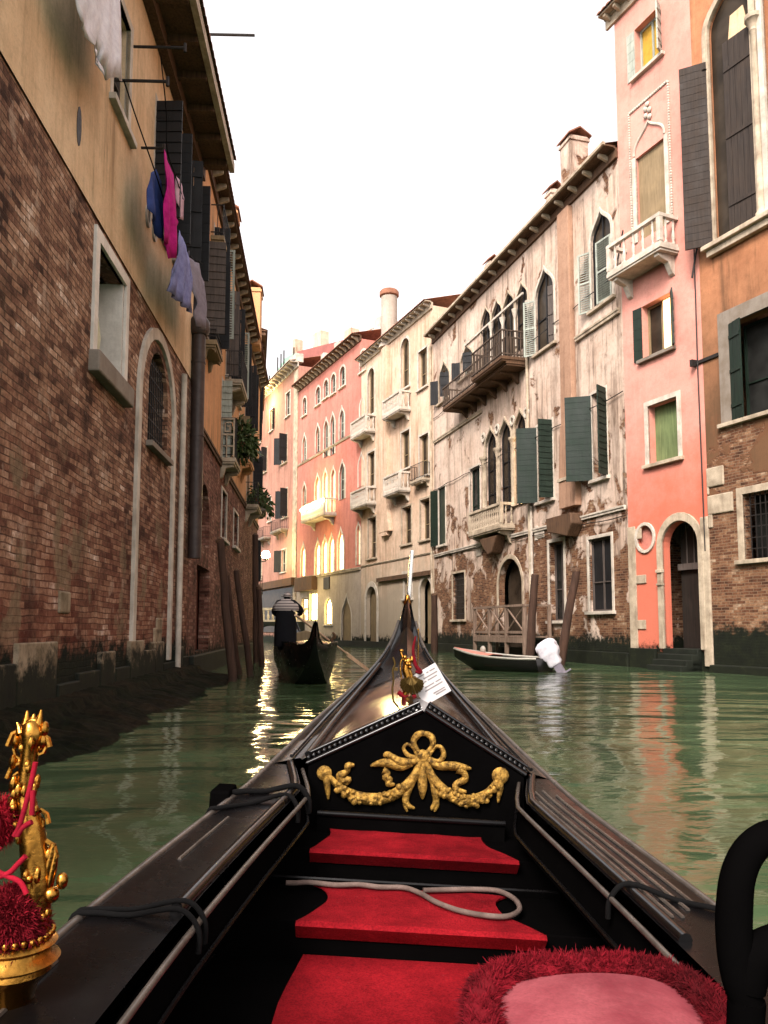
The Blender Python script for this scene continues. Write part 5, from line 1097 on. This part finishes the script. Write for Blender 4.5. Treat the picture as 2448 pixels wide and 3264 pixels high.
rib([(985, 980), (1010, 1040), (1025, 1090), (1030, 1140), (1010, 1180), (1000, 1190)], [u1, u1 * 1.2, u1 * 1.7, u1 * 1.4, u1, u1 * .4]); rib([(1030, 1130), (1035, 1165), (1022, 1200)], [u1 * 1.3, u1, u1 * .4])
rib([(415, 1000), (425, 1060), (430, 1130)], [u1 * 1.5, u1 * 1.4, u1 * .4]); rib([(1388, 1020), (1385, 1080), (1375, 1150)], [u1 * 1.5, u1 * 1.4, u1 * .4])
for c_, r_ in (((408, 985), .03), ((1388, 1000), .034), ((955, 893), .028)): go.ball(P3(*c_), (r_, .014, r_), 12, 6)
for (pts, k) in ((((850, 1070), (760, 1120), (660, 1130), (560, 1105), (490, 1060)), 26), (((1070, 1080), (1150, 1130), (1220, 1140), (1300, 1110), (1350, 1060)), 26)):
    sp = spline([P3(*p) for p in pts], 12)
    for i in range(len(sp)):
        r_ = .008 + rnd.uniform(0, .006); go.ball(sp[i] + Vector((rnd.uniform(-.016, .016), -.012 - rnd.uniform(0, .006), rnd.uniform(-.02, .02))), r_, 6, 4)
go.v = [(x_, PY - .006 + (y_ - PY + .006) * .62, z_) for x_, y_, z_ in go.v]
go.build('gilt_ornament', M['gold'], pn, True)
# threshold and carpeted steps
a, b = gp('B2', 370, 1215, Y=3.1), gp('B2', 1415, 1260, Y=3.1)
th = MB().box(a.x, b.x, 3.1, 3.2, .2, a.z * .5 + b.z * .5 - .004).build('threshold', M['inner'], gd); MB().tube([(a.x, 3.1, (a.z + b.z) / 2), (b.x, 3.1, (a.z + b.z) / 2)], .011, 8).build('threshold_rail', M['sidedeck'], th, True)
def step(z, yb_, yf, corners, bulge, rise):
    """corners: back-left, front-left, back-right, front-right carpet x at the tread"""
    w_ = max(hwf(yb_), hwf(yf)) - .075
    st = MB().box(-w_, w_, yf + .035, yb_ + .03,  .03, z - .006).build('step', M['inner'], gd, bevel=.004)
    n = 12; rows = []
    xl = lambda t: corners[0] + (corners[1] - corners[0]) * t ** 2.2 + bulge * math.sin(math.pi * t ** .75)
    xr = lambda t: corners[2] + (corners[3] - corners[2]) * t ** 2.2 - bulge * math.sin(math.pi * t ** .75)
    for i in range(n + 1):
        t = i / n; y = yb_ + (yf - yb_) * t; a_, b_ = xl(t), xr(t); rows.append([(a_ + (b_ - a_) * j / 10, y, z + .004 + .002 * math.sin(j * 1.7 + i)) for j in range(11)])
    rows.append([(p[0], yf - .014, z - .004) for p in rows[-1]]); rows.append([(p[0], yf + .03, z - rise) for p in rows[-1]])
    MB().strip(rows).build('carpet', M['carpet'], st, False, solid=.006)
    return st
def xz(k, x, y, z): p = gp(k, x, y, z=z); return p
za, zc, ze = .47, .37, .26
p1, p2, p3_, p4 = xz('B3', 395, 225, za), xz('B3', 325, 375, za), xz('B3', 1320, 285, za), xz('B3', 1485, 425, za)
step(za, (p1.y + p3_.y) / 2, (p2.y + p4.y) / 2, (p1.x, p2.x, p3_.x, p4.x), .045, .045)
p1, p2, p3_, p4 = xz('B3', 350, 560, zc), xz('B3', 245, 785, zc), xz('B3', 1430, 640, zc), xz('B3', 1635, 835, zc)
ySB = (p1.y + p3_.y) / 2; step(zc, ySB, (p2.y + p4.y) / 2, (p1.x, p2.x, p3_.x, p4.x), .06, .05)
MB().tube([(-.5, ySB + .02, zc + .02), (.5, ySB + .02, zc + .02)], .006, 6).build('step_rail', M['sidedeck'], gd, True)
p1, p2 = xz('B3', 290, 960, ze), xz('B3', 165, 1170, ze)
n = 14; rows = []
for i in range(n + 1):
    t = i / n; y = p1.y + (1.0 - p1.y) * t; xl_ = crom([(0, p1.x), (.28, p2.x), (.5, p2.x + .06), (.8, p2.x + .02), (1, p2.x)], t); rows.append([(xl_ + (-xl_ * 2 + .06) * j / 8, y, ze + .004) for j in range(9)])
fl = MB().box(-.62, .62, -2, p1.y + .3, .02, ze - .006).build('floor', M['inner'], gd); MB().strip(rows).build('carpet', M['carpet'], fl, solid=.008)
# rope wraps over the left deck, tholes
def wrap(sg, y, r, dy=.0, lab=None):
    w_, g_ = hwf(y), gzf(y); pts = [(sg * (w_ + .02), y, g_ - .12), (sg * (w_ + .02), y, g_ + .0), (sg * (w_ - .02), y, g_ + .012 + r), (sg * (w_ - SD * .5), y + dy * .5, g_ + .012 + r), (sg * (w_ - SD), y + dy, g_ + .03 + r), (sg * (w_ - SD - .045), y + dy, g_ + .0), (sg * (w_ - SD - .05), y + dy, g_ - .05)]
    MB().tube(spline(pts, 5), r, 8).build('rope_wrap', M['blackrope'], gd, True)
wrap(-1, 2.78, .01, .06); wrap(-1, 2.58, .008, .16); wrap(-1, 1.735, .006, .03); wrap(-1, 1.715, .006, .0); wrap(1, 1.95, .007, .1)
MB().box(-hwf(2.78) - .075, -hwf(2.78) - .008, 2.72, 2.86, gzf(2.8) - .2, gzf(2.8) + .03).build('outer_block', M['inner'], gd, bevel=.008)
# brass sea creature with shell on the foredeck ridge
OY = 3.72
def O3(x, y, dy=0): p = gp('N5', x, y, Y=OY); return Vector((p.x, OY + dy, p.z))
sc = (O3(1400, 1000) - O3(1000, 1000)).x / 400
bo_ = MB(); cen = O3(880, 1000); k = 15
for i in range(k):                                              # fluted scallop
    a_ = math.pi * (-.62 + 1.24 * i / (k - 1)) - math.pi / 2
    tip = cen + Vector((math.cos(a_) * 150 * sc, -.006, math.sin(a_) * 125 * sc + 40 * sc)); bo_.tube([O3(870, 850), (O3(870, 850) + tip) / 2 + Vector((0, -.022, 0)), tip], [.003, .0055, .0065], 6)
bo_.ball(O3(875, 955, .012), (125 * sc, .016, 112 * sc), 14, 8)
orn = bo_.build('shell_ornament', M['brassdull'], gd, True)
m = MB(); m.tube(spline([O3(790, 1100), O3(830, 900), O3(800, 760), O3(830, 650), O3(880, 640), O3(880, 590)], 5), [.012, .016, .016, .014, .01, .007], 8)
m.tube(spline([O3(900, 1000), O3(860, 800), O3(780, 640), O3(745, 560), O3(735, 510)], 5), [.009, .009, .007, .006, .005], 8); m.ball(O3(905, 550), .007, 8, 6); m.ball(O3(745, 515), (.012, .009, .008), 8, 6)
m.tube([O3(885, 675), O3(960, 710), O3(965, 500), O3(967, 240)], .003, 6); m.ball(O3(967, 235), .005, 8, 6); m.tube(spline([O3(755, 620), O3(730, 700), O3(745, 880)], 4), .004, 6)
for x, y in ((800, 650), (860, 735), (820, 690), (790, 600), (850, 690)): m.ball(O3(x, y, -.01), .01, 8, 6)
m.build('brass_figure', M['brass'], orn, True)
m = MB().tube(spline([O3(935, 320), O3(900, 500), O3(930, 700), O3(1000, 800), O3(930, 790)], 5), [.003, .007, .009, .01, .006], 8); m.tube(spline([O3(700, 1060), O3(770, 1110), O3(860, 1130), O3(940, 1110)], 4), .011, 8); m.build('red_ribbon', M['fur'], orn, True)
m = MB().tube(spline([O3(630, 600), O3(660, 690), O3(630, 770), O3(640, 900), O3(625, 1050), O3(660, 1330)], 5), .0045, 8); m.box(O3(650, 740).x, O3(700, 740).x, OY, OY + .03, O3(650, 780).z, O3(650, 735).z); m.build('brass_rod', M['brassdull'], gd, True)
# paper card on the bow
cc = [O3(1195, 675), O3(1410, 1050), O3(1060, 1255), O3(845, 880)]
card = MB().add([p + Vector((0, .03, 0)) for p in cc] + [p + Vector((0, .033, 0)) for p in cc], [(0, 1, 2, 3), (7, 6, 5, 4)] + [(i, (i + 1) % 4, 4 + (i + 1) % 4, 4 + i) for i in range(4)])
cm = Vector(); 
for p in cc: cm += p / 4
card.v = [tuple(GM @ Vector(v_) - GM @ cm) for v_ in card.v]
card = card.build('paper_card', M['card']); card.location = GM @ cm; tag(card, 'tilted white paper card with grey print beside the brass shell', 'card')
e1 = (O3(1410, 1050) - O3(1195, 675)); e2 = (O3(845, 880) - O3(1195, 675)); e1n, e2n = e1.normalized(), (e2 - e1.normalized() * e2.dot(e1.normalized())).normalized()
m = MB(); org = O3(1195, 675)
for r_, (a_, segs) in enumerate(((.14, [(.1, .3), (.34, .42), (.5, .8)]), (.26, [(.08, .6), (.64, .8)]), (.36, [(.15, .5), (.55, .85)]), (.52, [(.1, .3), (.36, .7)]), (.62, [(.1, .75)]), (.8, [(.12, .55)]), (.87, [(.12, .5)]))):
    for s0_, s1_ in segs:
        p = [org + e1 * (a_ + da) + e2n * (e2.length * sx_) + Vector((0, .0285, 0)) for da, sx_ in ((-.02, s0_), (.02, s0_), (.02, s1_), (-.02, s1_))]
        m.add([GM @ x_ - GM @ cm for x_ in p], [(0, 1, 2, 3)])
m.build('print_lines', M['print'], card)
# rope coiled on the second step
rp = [(195, 548), (250, 549), (330, 546), (470, 560), (600, 558), (720, 572), (850, 575), (940, 605), (1030, 655), (1150, 700), (1290, 728), (1420, 735), (1490, 705), (1485, 660), (1440, 620), (1370, 592), (1280, 585), (1150, 585), (960, 590)]
pts = [GM @ (gp('B3', x, y, z=zc + .02 + 0) ) for i, (x, y) in enumerate(rp)]
rp_o = MB().tube(spline(pts, 6), .0085, 8)
c0 = pts[5].copy(); rp_o.v = [tuple(Vector(v_) - c0) for v_ in rp_o.v]; rp_o = rp_o.build('rope', M['rope'], smooth=True); rp_o.location = c0; tag(rp_o, 'pale rope lying in a loop across the second red step', 'rope')
def fuzz(m, base_pts, l, wd, n, up=None, seed=5):
    """fur: thin blades growing out of a list of (point, normal) samples"""
    r_ = random.Random(seed)
    for _ in range(n):
        p, nn = r_.choice(base_pts); d = (nn + Vector((r_.gauss(0, .38), r_.gauss(0, .38), r_.gauss(0, .38)))).normalized(); ll = l * r_.uniform(.55, 1.25)
        s_ = d.orthogonal().normalized(); s_ = (Matrix.Rotation(r_.uniform(0, 6.3), 3, d) @ s_) * wd; q_ = p + Vector((r_.gauss(0, .004), r_.gauss(0, .004), r_.gauss(0, .004)))
        b_ = Vector((0, 0, -.18 * ll)); mid = q_ + d * ll * .55 + b_ * .3
        m.add([q_ - s_, q_ + s_, mid + s_ * .7, q_ + d * ll + b_, mid - s_ * .7], [(0, 1, 2, 3, 4)])
    return m
def tube_samples(pts, r, k=700, seed=3):
    r_ = random.Random(seed); out = []; P = spline(pts, 8)
    for _ in range(k):
        i = r_.randrange(len(P) - 1); c_ = P[i].lerp(P[i + 1], r_.random()); t = (P[i + 1] - P[i]).normalized(); a_ = t.orthogonal().normalized(); a_ = Matrix.Rotation(r_.uniform(0, 6.283), 3, t) @ a_; out.append((c_ + a_ * r * .8, a_))
    return out
# brass sea horse with pompom on the left gunwale
SY = 1.36
def S3(x, y, dy=0): p = gp('B1', x, y, Y=SY); return Vector((p.x, SY + dy, p.z))
sh0 = S3(170, 1650); sh = empty('brass_seahorse'); sh.matrix_world = GM @ Matrix.Translation(sh0); tag(sh, 'polished brass sea horse with red tassel fixed on the left gunwale', 'ornament')
def SH(mb, nm, mat, par=None): mb.v = [tuple(Vector(v_) - sh0) for v_ in mb.v]; return mb.build(nm, mat, par or sh, True)
m = MB(); m.tube(spline([S3(200, 1500), S3(215, 1150), S3(190, 850), S3(150, 600), S3(175, 380), S3(190, 250), S3(165, 190)], 6), [.021, .024, .021, .015, .0145, .019, .012], 14)
for i, (x, y) in enumerate(((95, 300), (80, 420), (78, 560), (92, 690), (105, 790), (255, 300), (262, 230))): m.ball(S3(x, y), (.007, .01, .014), 8, 6)
for x, y, x2, y2 in ((150, 200, 160, 120), (190, 190, 200, 140), (225, 200, 242, 115), (120, 250, 100, 190), (250, 240, 265, 200)): m.tube([S3(x, y), S3(x2, y2)], [.008, .002], 8)
m.tube(spline([S3(130, 350), S3(140, 240), S3(170, 190), S3(215, 185), S3(240, 230)], 5), [.005, .007, .007, .007, .004], 8)
m.tube(spline([S3(245, 1150), S3(280, 1050), S3(315, 900)], 4), [.011, .009, .005], 8); m.tube(spline([S3(285, 1150), S3(310, 1050), S3(330, 950)], 4), [.008, .007, .004], 8); m.ball(S3(365, 1120), (.01, .01, .014), 8, 6); m.ball(S3(300, 1200), (.014, .014, .014), 8, 6)
for (x, y, r_, sg_) in ((120, 330, .022, -1), (110, 520, .02, -1), (105, 700, .018, -1), (262, 980, .02, 1), (245, 330, .014, 1), (230, 780, .016, 1)):
    c_ = S3(x, y); m.tube([c_ + Vector((sg_ * r_ * (1 - t / 16) * math.cos(t * .75), 0, r_ * 1.5 * (1 - t / 16) * math.sin(t * .75))) for t in range(14)], [.0045, .0035, .002], 6)
bp_ = spline([S3(200, 1500), S3(215, 1150), S3(190, 850), S3(150, 600), S3(175, 380), S3(190, 250)], 20); br_ = random.Random(6)
for i in range(46):
    q_ = br_.randrange(len(bp_)); a_ = br_.uniform(0, 6.28); R_ = crom([(0, .021), (.35, .024), (.6, .02), (.8, .014), (1, .018)], q_ / len(bp_)); m.ball(bp_[q_] + Vector((R_ * math.cos(a_), R_ * math.sin(a_), 0)), (.006, .006, br_.uniform(.006, .013)), 6, 4)
SH(m, 'body', M['brass'])
m = MB(); bs = S3(120, 1600)
m.lathe([(.01, .05), (.06, .045), (.074, .034), (.064, .026), (.066, .018), (.08, .008), (.068, -.0), (.07, -.008), (.05, -.03), (.04, -.08)], (bs.x - .02, SY, bs.z + .0), 28)
for i in range(30): a_ = i * 2 * math.pi / 30; m.ball((bs.x - .02 + .064 * math.cos(a_), SY + .064 * math.sin(a_), bs.z + .048), .006, 6, 4)
SH(m, 'base', M['brass'])
pc = S3(90, 1370, -.01); r0 = .045; sam = []; r_ = random.Random(9)
for _ in range(900):
    v_ = Vector((r_.gauss(0, 1), r_.gauss(0, 1), r_.gauss(0, 1))).normalized(); sam.append((pc + Vector((v_.x * r0, v_.y * r0, v_.z * r0 * 1.25)), v_))
m = fuzz(MB().ball(pc, (r0, r0, r0 * 1.25), 14, 10), sam, .012, .0012, 16000, seed=8); SH(m, 'pompom', M['fur'])
m = MB()
for pts in (((270, 400), (245, 520), (215, 640), (180, 760), (150, 820)), ((255, 560), (252, 650), (250, 700)), ((250, 740), (200, 770), (165, 820)), ((215, 935), (170, 980), (120, 1030), (40, 1060)), ((30, 660), (60, 760), (20, 850), (70, 900)), ((10, 1000), (90, 1040), (180, 1080), (220, 1150))): m.tube(spline([S3(x, y, -.04) for x, y in pts], 5), .0045, 8)
SH(m, 'cord', M['cord'])
pc = S3(-5, 760, -.0); sam = []
for _ in range(300):
    v_ = Vector((r_.gauss(0, 1), r_.gauss(0, 1), r_.gauss(0, 1))).normalized(); sam.append((pc + v_ * .03, v_))
SH(fuzz(MB().ball(pc, .03, 10, 8), sam, .015, .001, 2500, seed=4), 'tassel', M['furbright'])
# armchair: fur trimmed rose seat, black curved arm
CZ = .66
ch_ = empty('armchair'); c0 = gp('B4', 700, 1200, z=CZ); ch_.matrix_world = GM @ Matrix.Translation(c0); tag(ch_, 'black armchair with crimson fur trim around a rose cushion', 'chair')
def CH(mb, nm, mat, par=None, sm=True): mb.v = [tuple(Vector(v_) - c0) for v_ in mb.v]; return mb.build(nm, mat, par or ch_, sm)
tr = [gp('B4', x, y, z=CZ) for x, y in ((190, 2000), (160, 1620), (140, 1420), (170, 1280), (270, 1210), (420, 1180), (600, 1165), (800, 1165), (980, 1180), (1140, 1215), (1270, 1290), (1370, 1390), (1440, 1500), (1480, 1640), (1480, 2000))]
fr = MB().tube(spline(tr, 6), .03, 10); CH(fuzz(fr, tube_samples(tr, .03, 2500), .015, .0011, 42000, seed=2), 'fur_trim', M['fur'])
ins = [p for p in tr]; cx_ = sum((p.x for p in ins)) / len(ins); cy_ = min(p.y for p in ins) + .1
rows = [[p, p.lerp(Vector((cx_, p.y * .6 + cy_ * .4, CZ)), .35) + Vector((0, 0, .02)), p.lerp(Vector((cx_, cy_, CZ)), .8) + Vector((0, 0, .03)), Vector((cx_, cy_, CZ + .032))] for p in spline(tr, 3)]
CH(MB().strip(rows), 'cushion', M['cushion'])
m = MB(); lo = min(p.y for p in tr)
m.box(min(p.x for p in tr) + .02, max(p.x for p in tr) - .02, lo, max(p.y for p in tr) - .02, CZ - .09, CZ - .012); CH(m, 'seat_frame', M['lacquer'], sm=False)
for sx_ in (min(p.x for p in tr) + .05, max(p.x for p in tr) - .05):
    for sy_ in (lo + .05, max(p.y for p in tr) - .06): CH(MB().tube([(sx_, sy_, CZ - .08), (sx_, sy_, ze)], [.022, .015], 8), 'leg', M['lacquer'])
AY = 1.0
def A3(x, y): p = gp('B4', x, y, Y=AY); return Vector((p.x, AY, p.z))
arm = spline([A3(1545, 1330), A3(1500, 1180), A3(1480, 1000), A3(1480, 820), A3(1500, 650), A3(1560, 520), A3(1660, 440), A3(1770, 440), A3(1850, 540), A3(1870, 720), A3(1820, 900), A3(1740, 990), A3(1640, 1040), A3(1570, 1100), A3(1540, 1250)], 6)
CH(MB().tube(arm, [.019, .02, .021, .021, .02, .019, .018, .018, .018, .018, .02, .022, .023, .024, .022], 14), 'armrest', M['inner'])
CH(MB().tube([A3(1545, 1300), Vector((A3(1545, 1300).x, AY + .02, CZ - .1))], [.022, .018], 10), 'arm_support', M['inner'])

# ---- the other gondola, seen from astern, with its gondolier
og = empty('gondola'); oY = 16.9; sp_ = at_depth('C5', 575, 1190, oY); og.location = (sp_.x - .04, oY, 0); og.rotation_euler.z = R(9); tag(og, 'dark gondola ahead of us seen from its raised stern', 'gondola')
HW2 = [(0, .02), (.35, .12), (.9, .36), (1.8, .62), (3.2, .76), (5, .78), (7, .62), (9, .36), (10.4, .08)]; GZ2 = [(0, sp_.z), (.25, 1.05), (.6, .88), (1.2, .92), (2.4, .9), (5, .72), (8, .66), (9.6, 1.0), (10.4, 1.5)]; K2 = [(0, 1.05), (.4, .6), (1.0, .15), (1.6, -.05), (8, -.05), (10.4, 1.2)]
hull_mesh(lambda y: crom(HW2, y), lambda y: crom(GZ2, y), 0, 10.4, 50, .7, lambda y: crom(K2, y)).build('hull', M['lacquer'], og, True)
for sg in (-1, 1): MB().tube([(sg * crom(HW2, y), y, crom(GZ2, y) + .01) for y in [.02 + 10.3 * i / 40 for i in range(41)]], .022, 6).build('outer_rail', M['lacquer'], og, True)
MB().strip([[(-crom(HW2, y) * .98, y, crom(GZ2, y)), (0, y, crom(GZ2, y) + .07), (crom(HW2, y) * .98, y, crom(GZ2, y))] for y in [.02 + 3.0 * i / 20 for i in range(21)]]).build('stern_deck', M['lacquer'], og, True)
MB().strip([[(-crom(HW2, y) * .98, y, crom(GZ2, y) - .0), (0, y, crom(GZ2, y) + .1), (crom(HW2, y) * .98, y, crom(GZ2, y))] for y in [7.6 + 2.7 * i / 16 for i in range(17)]]).build('foredeck', M['lacquer'], og, True)
MB().box(-.6, .6, 3.0, 7.6, .1, .2).build('floor', M['inner'], og)
MB().prism([(-.45, .35), (.45, .35), (.5, .95), (.3, 1.12), (0, 1.2), (-.3, 1.12), (-.5, .95)], 3.6, 3.72).build('seat_back', M['brownwood'], og, bevel=.03)
for sg in (-1, 1): MB().prism([(-.1, .5), (.15, .5), (.2, .85), (-.05, .95)], 4.0, 4.1, Matrix.Translation((sg * .5, 0, 0))).build('side_seat', M['carpet'], og, bevel=.03)
fo = MB().tube(spline([(.6, 2.6, .6), (.64, 2.6, .8), (.58, 2.65, .95), (.66, 2.6, 1.05), (.6, 2.55, 1.15)], 5), [.06, .05, .045, .04, .025], 8); fo.build('oar_post', M['soffit'], og, True)
# oar
h0 = at_depth('C5', 400, 1140, 18.6); h1 = on_water('C5', 1010, 1600, -.1); d_ = (h1 - h0)
oar = MB().tube([(0, 0, 0), d_ * .35, d_ * .62], .028, 8); oar.add([d_ * .6 + Vector((0, .02, .06)), d_ * 1.0 + Vector((0, .02, .055)), d_ * 1.0 + Vector((0, -.02, -.055)), d_ * .6 + Vector((0, -.02, -.06)), d_ * .6 + Vector((0, .04, .05)), d_ * 1.0 + Vector((0, .04, .05)), d_ * 1.0 + Vector((0, 0, -.06)), d_ * .6 + Vector((0, 0, -.07))], [(0, 1, 2, 3), (7, 6, 5, 4), (0, 4, 5, 1), (1, 5, 6, 2), (2, 6, 7, 3), (3, 7, 4, 0)])
M['oarwood'] = wood('oar_wood', hexc('e6c8a8'), hexc('c89c7c'), .5)
oar = oar.build('oar', M['oarwood'], smooth=True); oar.location = h0; tag(oar, 'long pale oar slanting from the gondolier into the water', 'oar')
# gondolier
foot = og.matrix_world if False else None
gy = 18.9; gc = at_depth('C5', 320, 1300, gy); base = Vector((gc.x, gy, .72))
top = at_depth('C5', 320, 985, gy).z - base.z          # height of the bowed head above the deck
k_ = top / 1.42
J_ = {'pelvis': (0, 0, .80), 'belly': (0, .03, .93), 'chest': (.0, .1, 1.12), 'neck': (.0, .2, 1.27), 'head0': (0, .27, 1.34), 'head1': (0, .30, 1.40),
      'lhip': (-.1, 0, .77), 'lknee': (-.13, .06, .42), 'lank': (-.15, -.02, .07), 'ltoe': (-.16, .15, .03), 'rhip': (.1, 0, .77), 'rknee': (.13, .16, .43), 'rank': (.16, .12, .07), 'rtoe': (.18, .29, .03),
      'lsh': (-.19, .13, 1.2), 'lelb': (-.33, .2, .98), 'lwri': (-.12, .36, .86), 'lhand': (-.03, .4, .84), 'rsh': (.19, .13, 1.2), 'relb': (.37, .2, 1.04), 'rwri': (.34, .4, .95), 'rhand': (.3, .46, .93)}
Rr = {'pelvis': .215, 'belly': .235, 'chest': .245, 'neck': .065, 'head0': .085, 'head1': .1, 'lhip': .14, 'lknee': .1, 'lank': .048, 'ltoe': .035, 'rhip': .14, 'rknee': .1, 'rank': .048, 'rtoe': .035, 'lsh': .13, 'lelb': .1, 'lwri': .055, 'lhand': .045, 'rsh': .13, 'relb': .1, 'rwri': .055, 'rhand': .04}
E_ = [('pelvis', 'belly'), ('belly', 'chest'), ('chest', 'neck'), ('neck', 'head0'), ('head0', 'head1'), ('pelvis', 'lhip'), ('lhip', 'lknee'), ('lknee', 'lank'), ('lank', 'ltoe'), ('pelvis', 'rhip'), ('rhip', 'rknee'), ('rknee', 'rank'), ('rank', 'rtoe'), ('chest', 'lsh'), ('lsh', 'lelb'), ('lelb', 'lwri'), ('lwri', 'lhand'), ('chest', 'rsh'), ('rsh', 'relb'), ('relb', 'rwri'), ('rwri', 'rhand')]
def fingers(h, d, sgn):
    h, d = Vector(h), Vector(d).normalized(); s_ = d.cross(UP).normalized(); out = []
    for i in range(4): out.append([h + s_ * (.027 * (i - 1.5)), h + s_ * (.027 * (i - 1.5)) + d * (.06 + .01 * (1.5 - abs(i - 1.5))) + UP * -.01, h + s_ * (.025 * (i - 1.5)) + d * .075 + UP * -.05])
    out.append([h - d * .02 + s_ * .035 * sgn, h + d * .02 + s_ * .06 * sgn - UP * .015, h + d * .05 + s_ * .05 * sgn - UP * .03]); return out
names = list(J_); me = bpy.data.meshes.new('person'); vv = [Vector(J_[n_]) * k_ for n_ in names]; ee = [(names.index(a), names.index(b)) for a, b in E_]; rad = [Rr[n_] * k_ for n_ in names]
for hn, d, sg in (('lhand', (.6, .8, 0), 1), ('rhand', (-.5, .85, 0), -1)):
    for f_ in fingers(J_[hn], d, sg):
        p_ = names.index(hn)
        for q_ in f_: vv.append(q_ * k_); rad.append(.011); ee.append((p_, len(vv) - 1)); p_ = len(vv) - 1
me.from_pydata(vv, ee, []); me.update()
per = bpy.data.objects.new('person', me); S.collection.objects.link(per); per.location = base
sk = per.modifiers.new('skin', 'SKIN'); sk.use_smooth_shade = True
for i, r_ in enumerate(rad): me.skin_vertices[0].data[i].radius = (r_, r_ * (.8 if i < 3 else 1))
me.skin_vertices[0].data[0].use_root = True
su = per.modifiers.new('sub', 'SUBSURF'); su.levels = 2; su.render_levels = 2
M['blackcloth'] = cloth('black_cloth', hexc('16161a')); me.materials.append(M['blackcloth'])
tag(per, 'gondolier in black with a striped white collar bending over the oar', 'person')
q = NT('striped_cloth'); s_ = q.math('FRACT', q.math('MULTIPLY', q.z, 15)); M['striped'] = q.out(q.mix(q.mr(s_, .5, .6), hexc('b4a8a0'), hexc('6a5f5d')), .9)
ct = MB().lathe([(.24 * k_, 1.0 * k_), (.27 * k_, .8 * k_), (.29 * k_, .5 * k_), (.29 * k_, .12 * k_)], (0, .02, 0), 16, m=Matrix.Diagonal((1, .8, 1))); ct.build('coat', M['blackcloth'], per, True)
cl = MB(); prof_ = [(.09, 1.33), (.15, 1.3), (.26, 1.25), (.33, 1.17), (.345, 1.08), (.33, 1.03)]
cl.lathe([(r_ * k_, z_ * k_) for r_, z_ in prof_], (0, .12 * k_, 0), 20, m=Matrix.Diagonal((1, .72, 1))); cl.build('collar', M['striped'], per, True)
hd = MB().ball(Vector((0, .31, 1.42)) * k_, (.1 * k_, .115 * k_, .1 * k_), 12, 8); hd.lathe([(.15 * k_, 1.40 * k_), (.15 * k_, 1.415 * k_)], (0, .31 * k_, 0), 16); hd.build('straw_hat', M['striped'], per, True)
M['skin'] = flat('skin', hexc('b98868'), .6); hdm = MB().ball(Vector((0, .33, 1.35)) * k_, (.075 * k_, .09 * k_, .09 * k_), 10, 8)
hdm.ball(Vector((0, .42, 1.34)) * k_, (.015, .03, .02), 6, 4); hdm.ball(Vector((-.08, .33, 1.35)) * k_, (.012, .025, .03), 6, 4); hdm.ball(Vector((.08, .33, 1.35)) * k_, (.012, .025, .03), 6, 4); hdm.build('face', M['skin'], per, True)
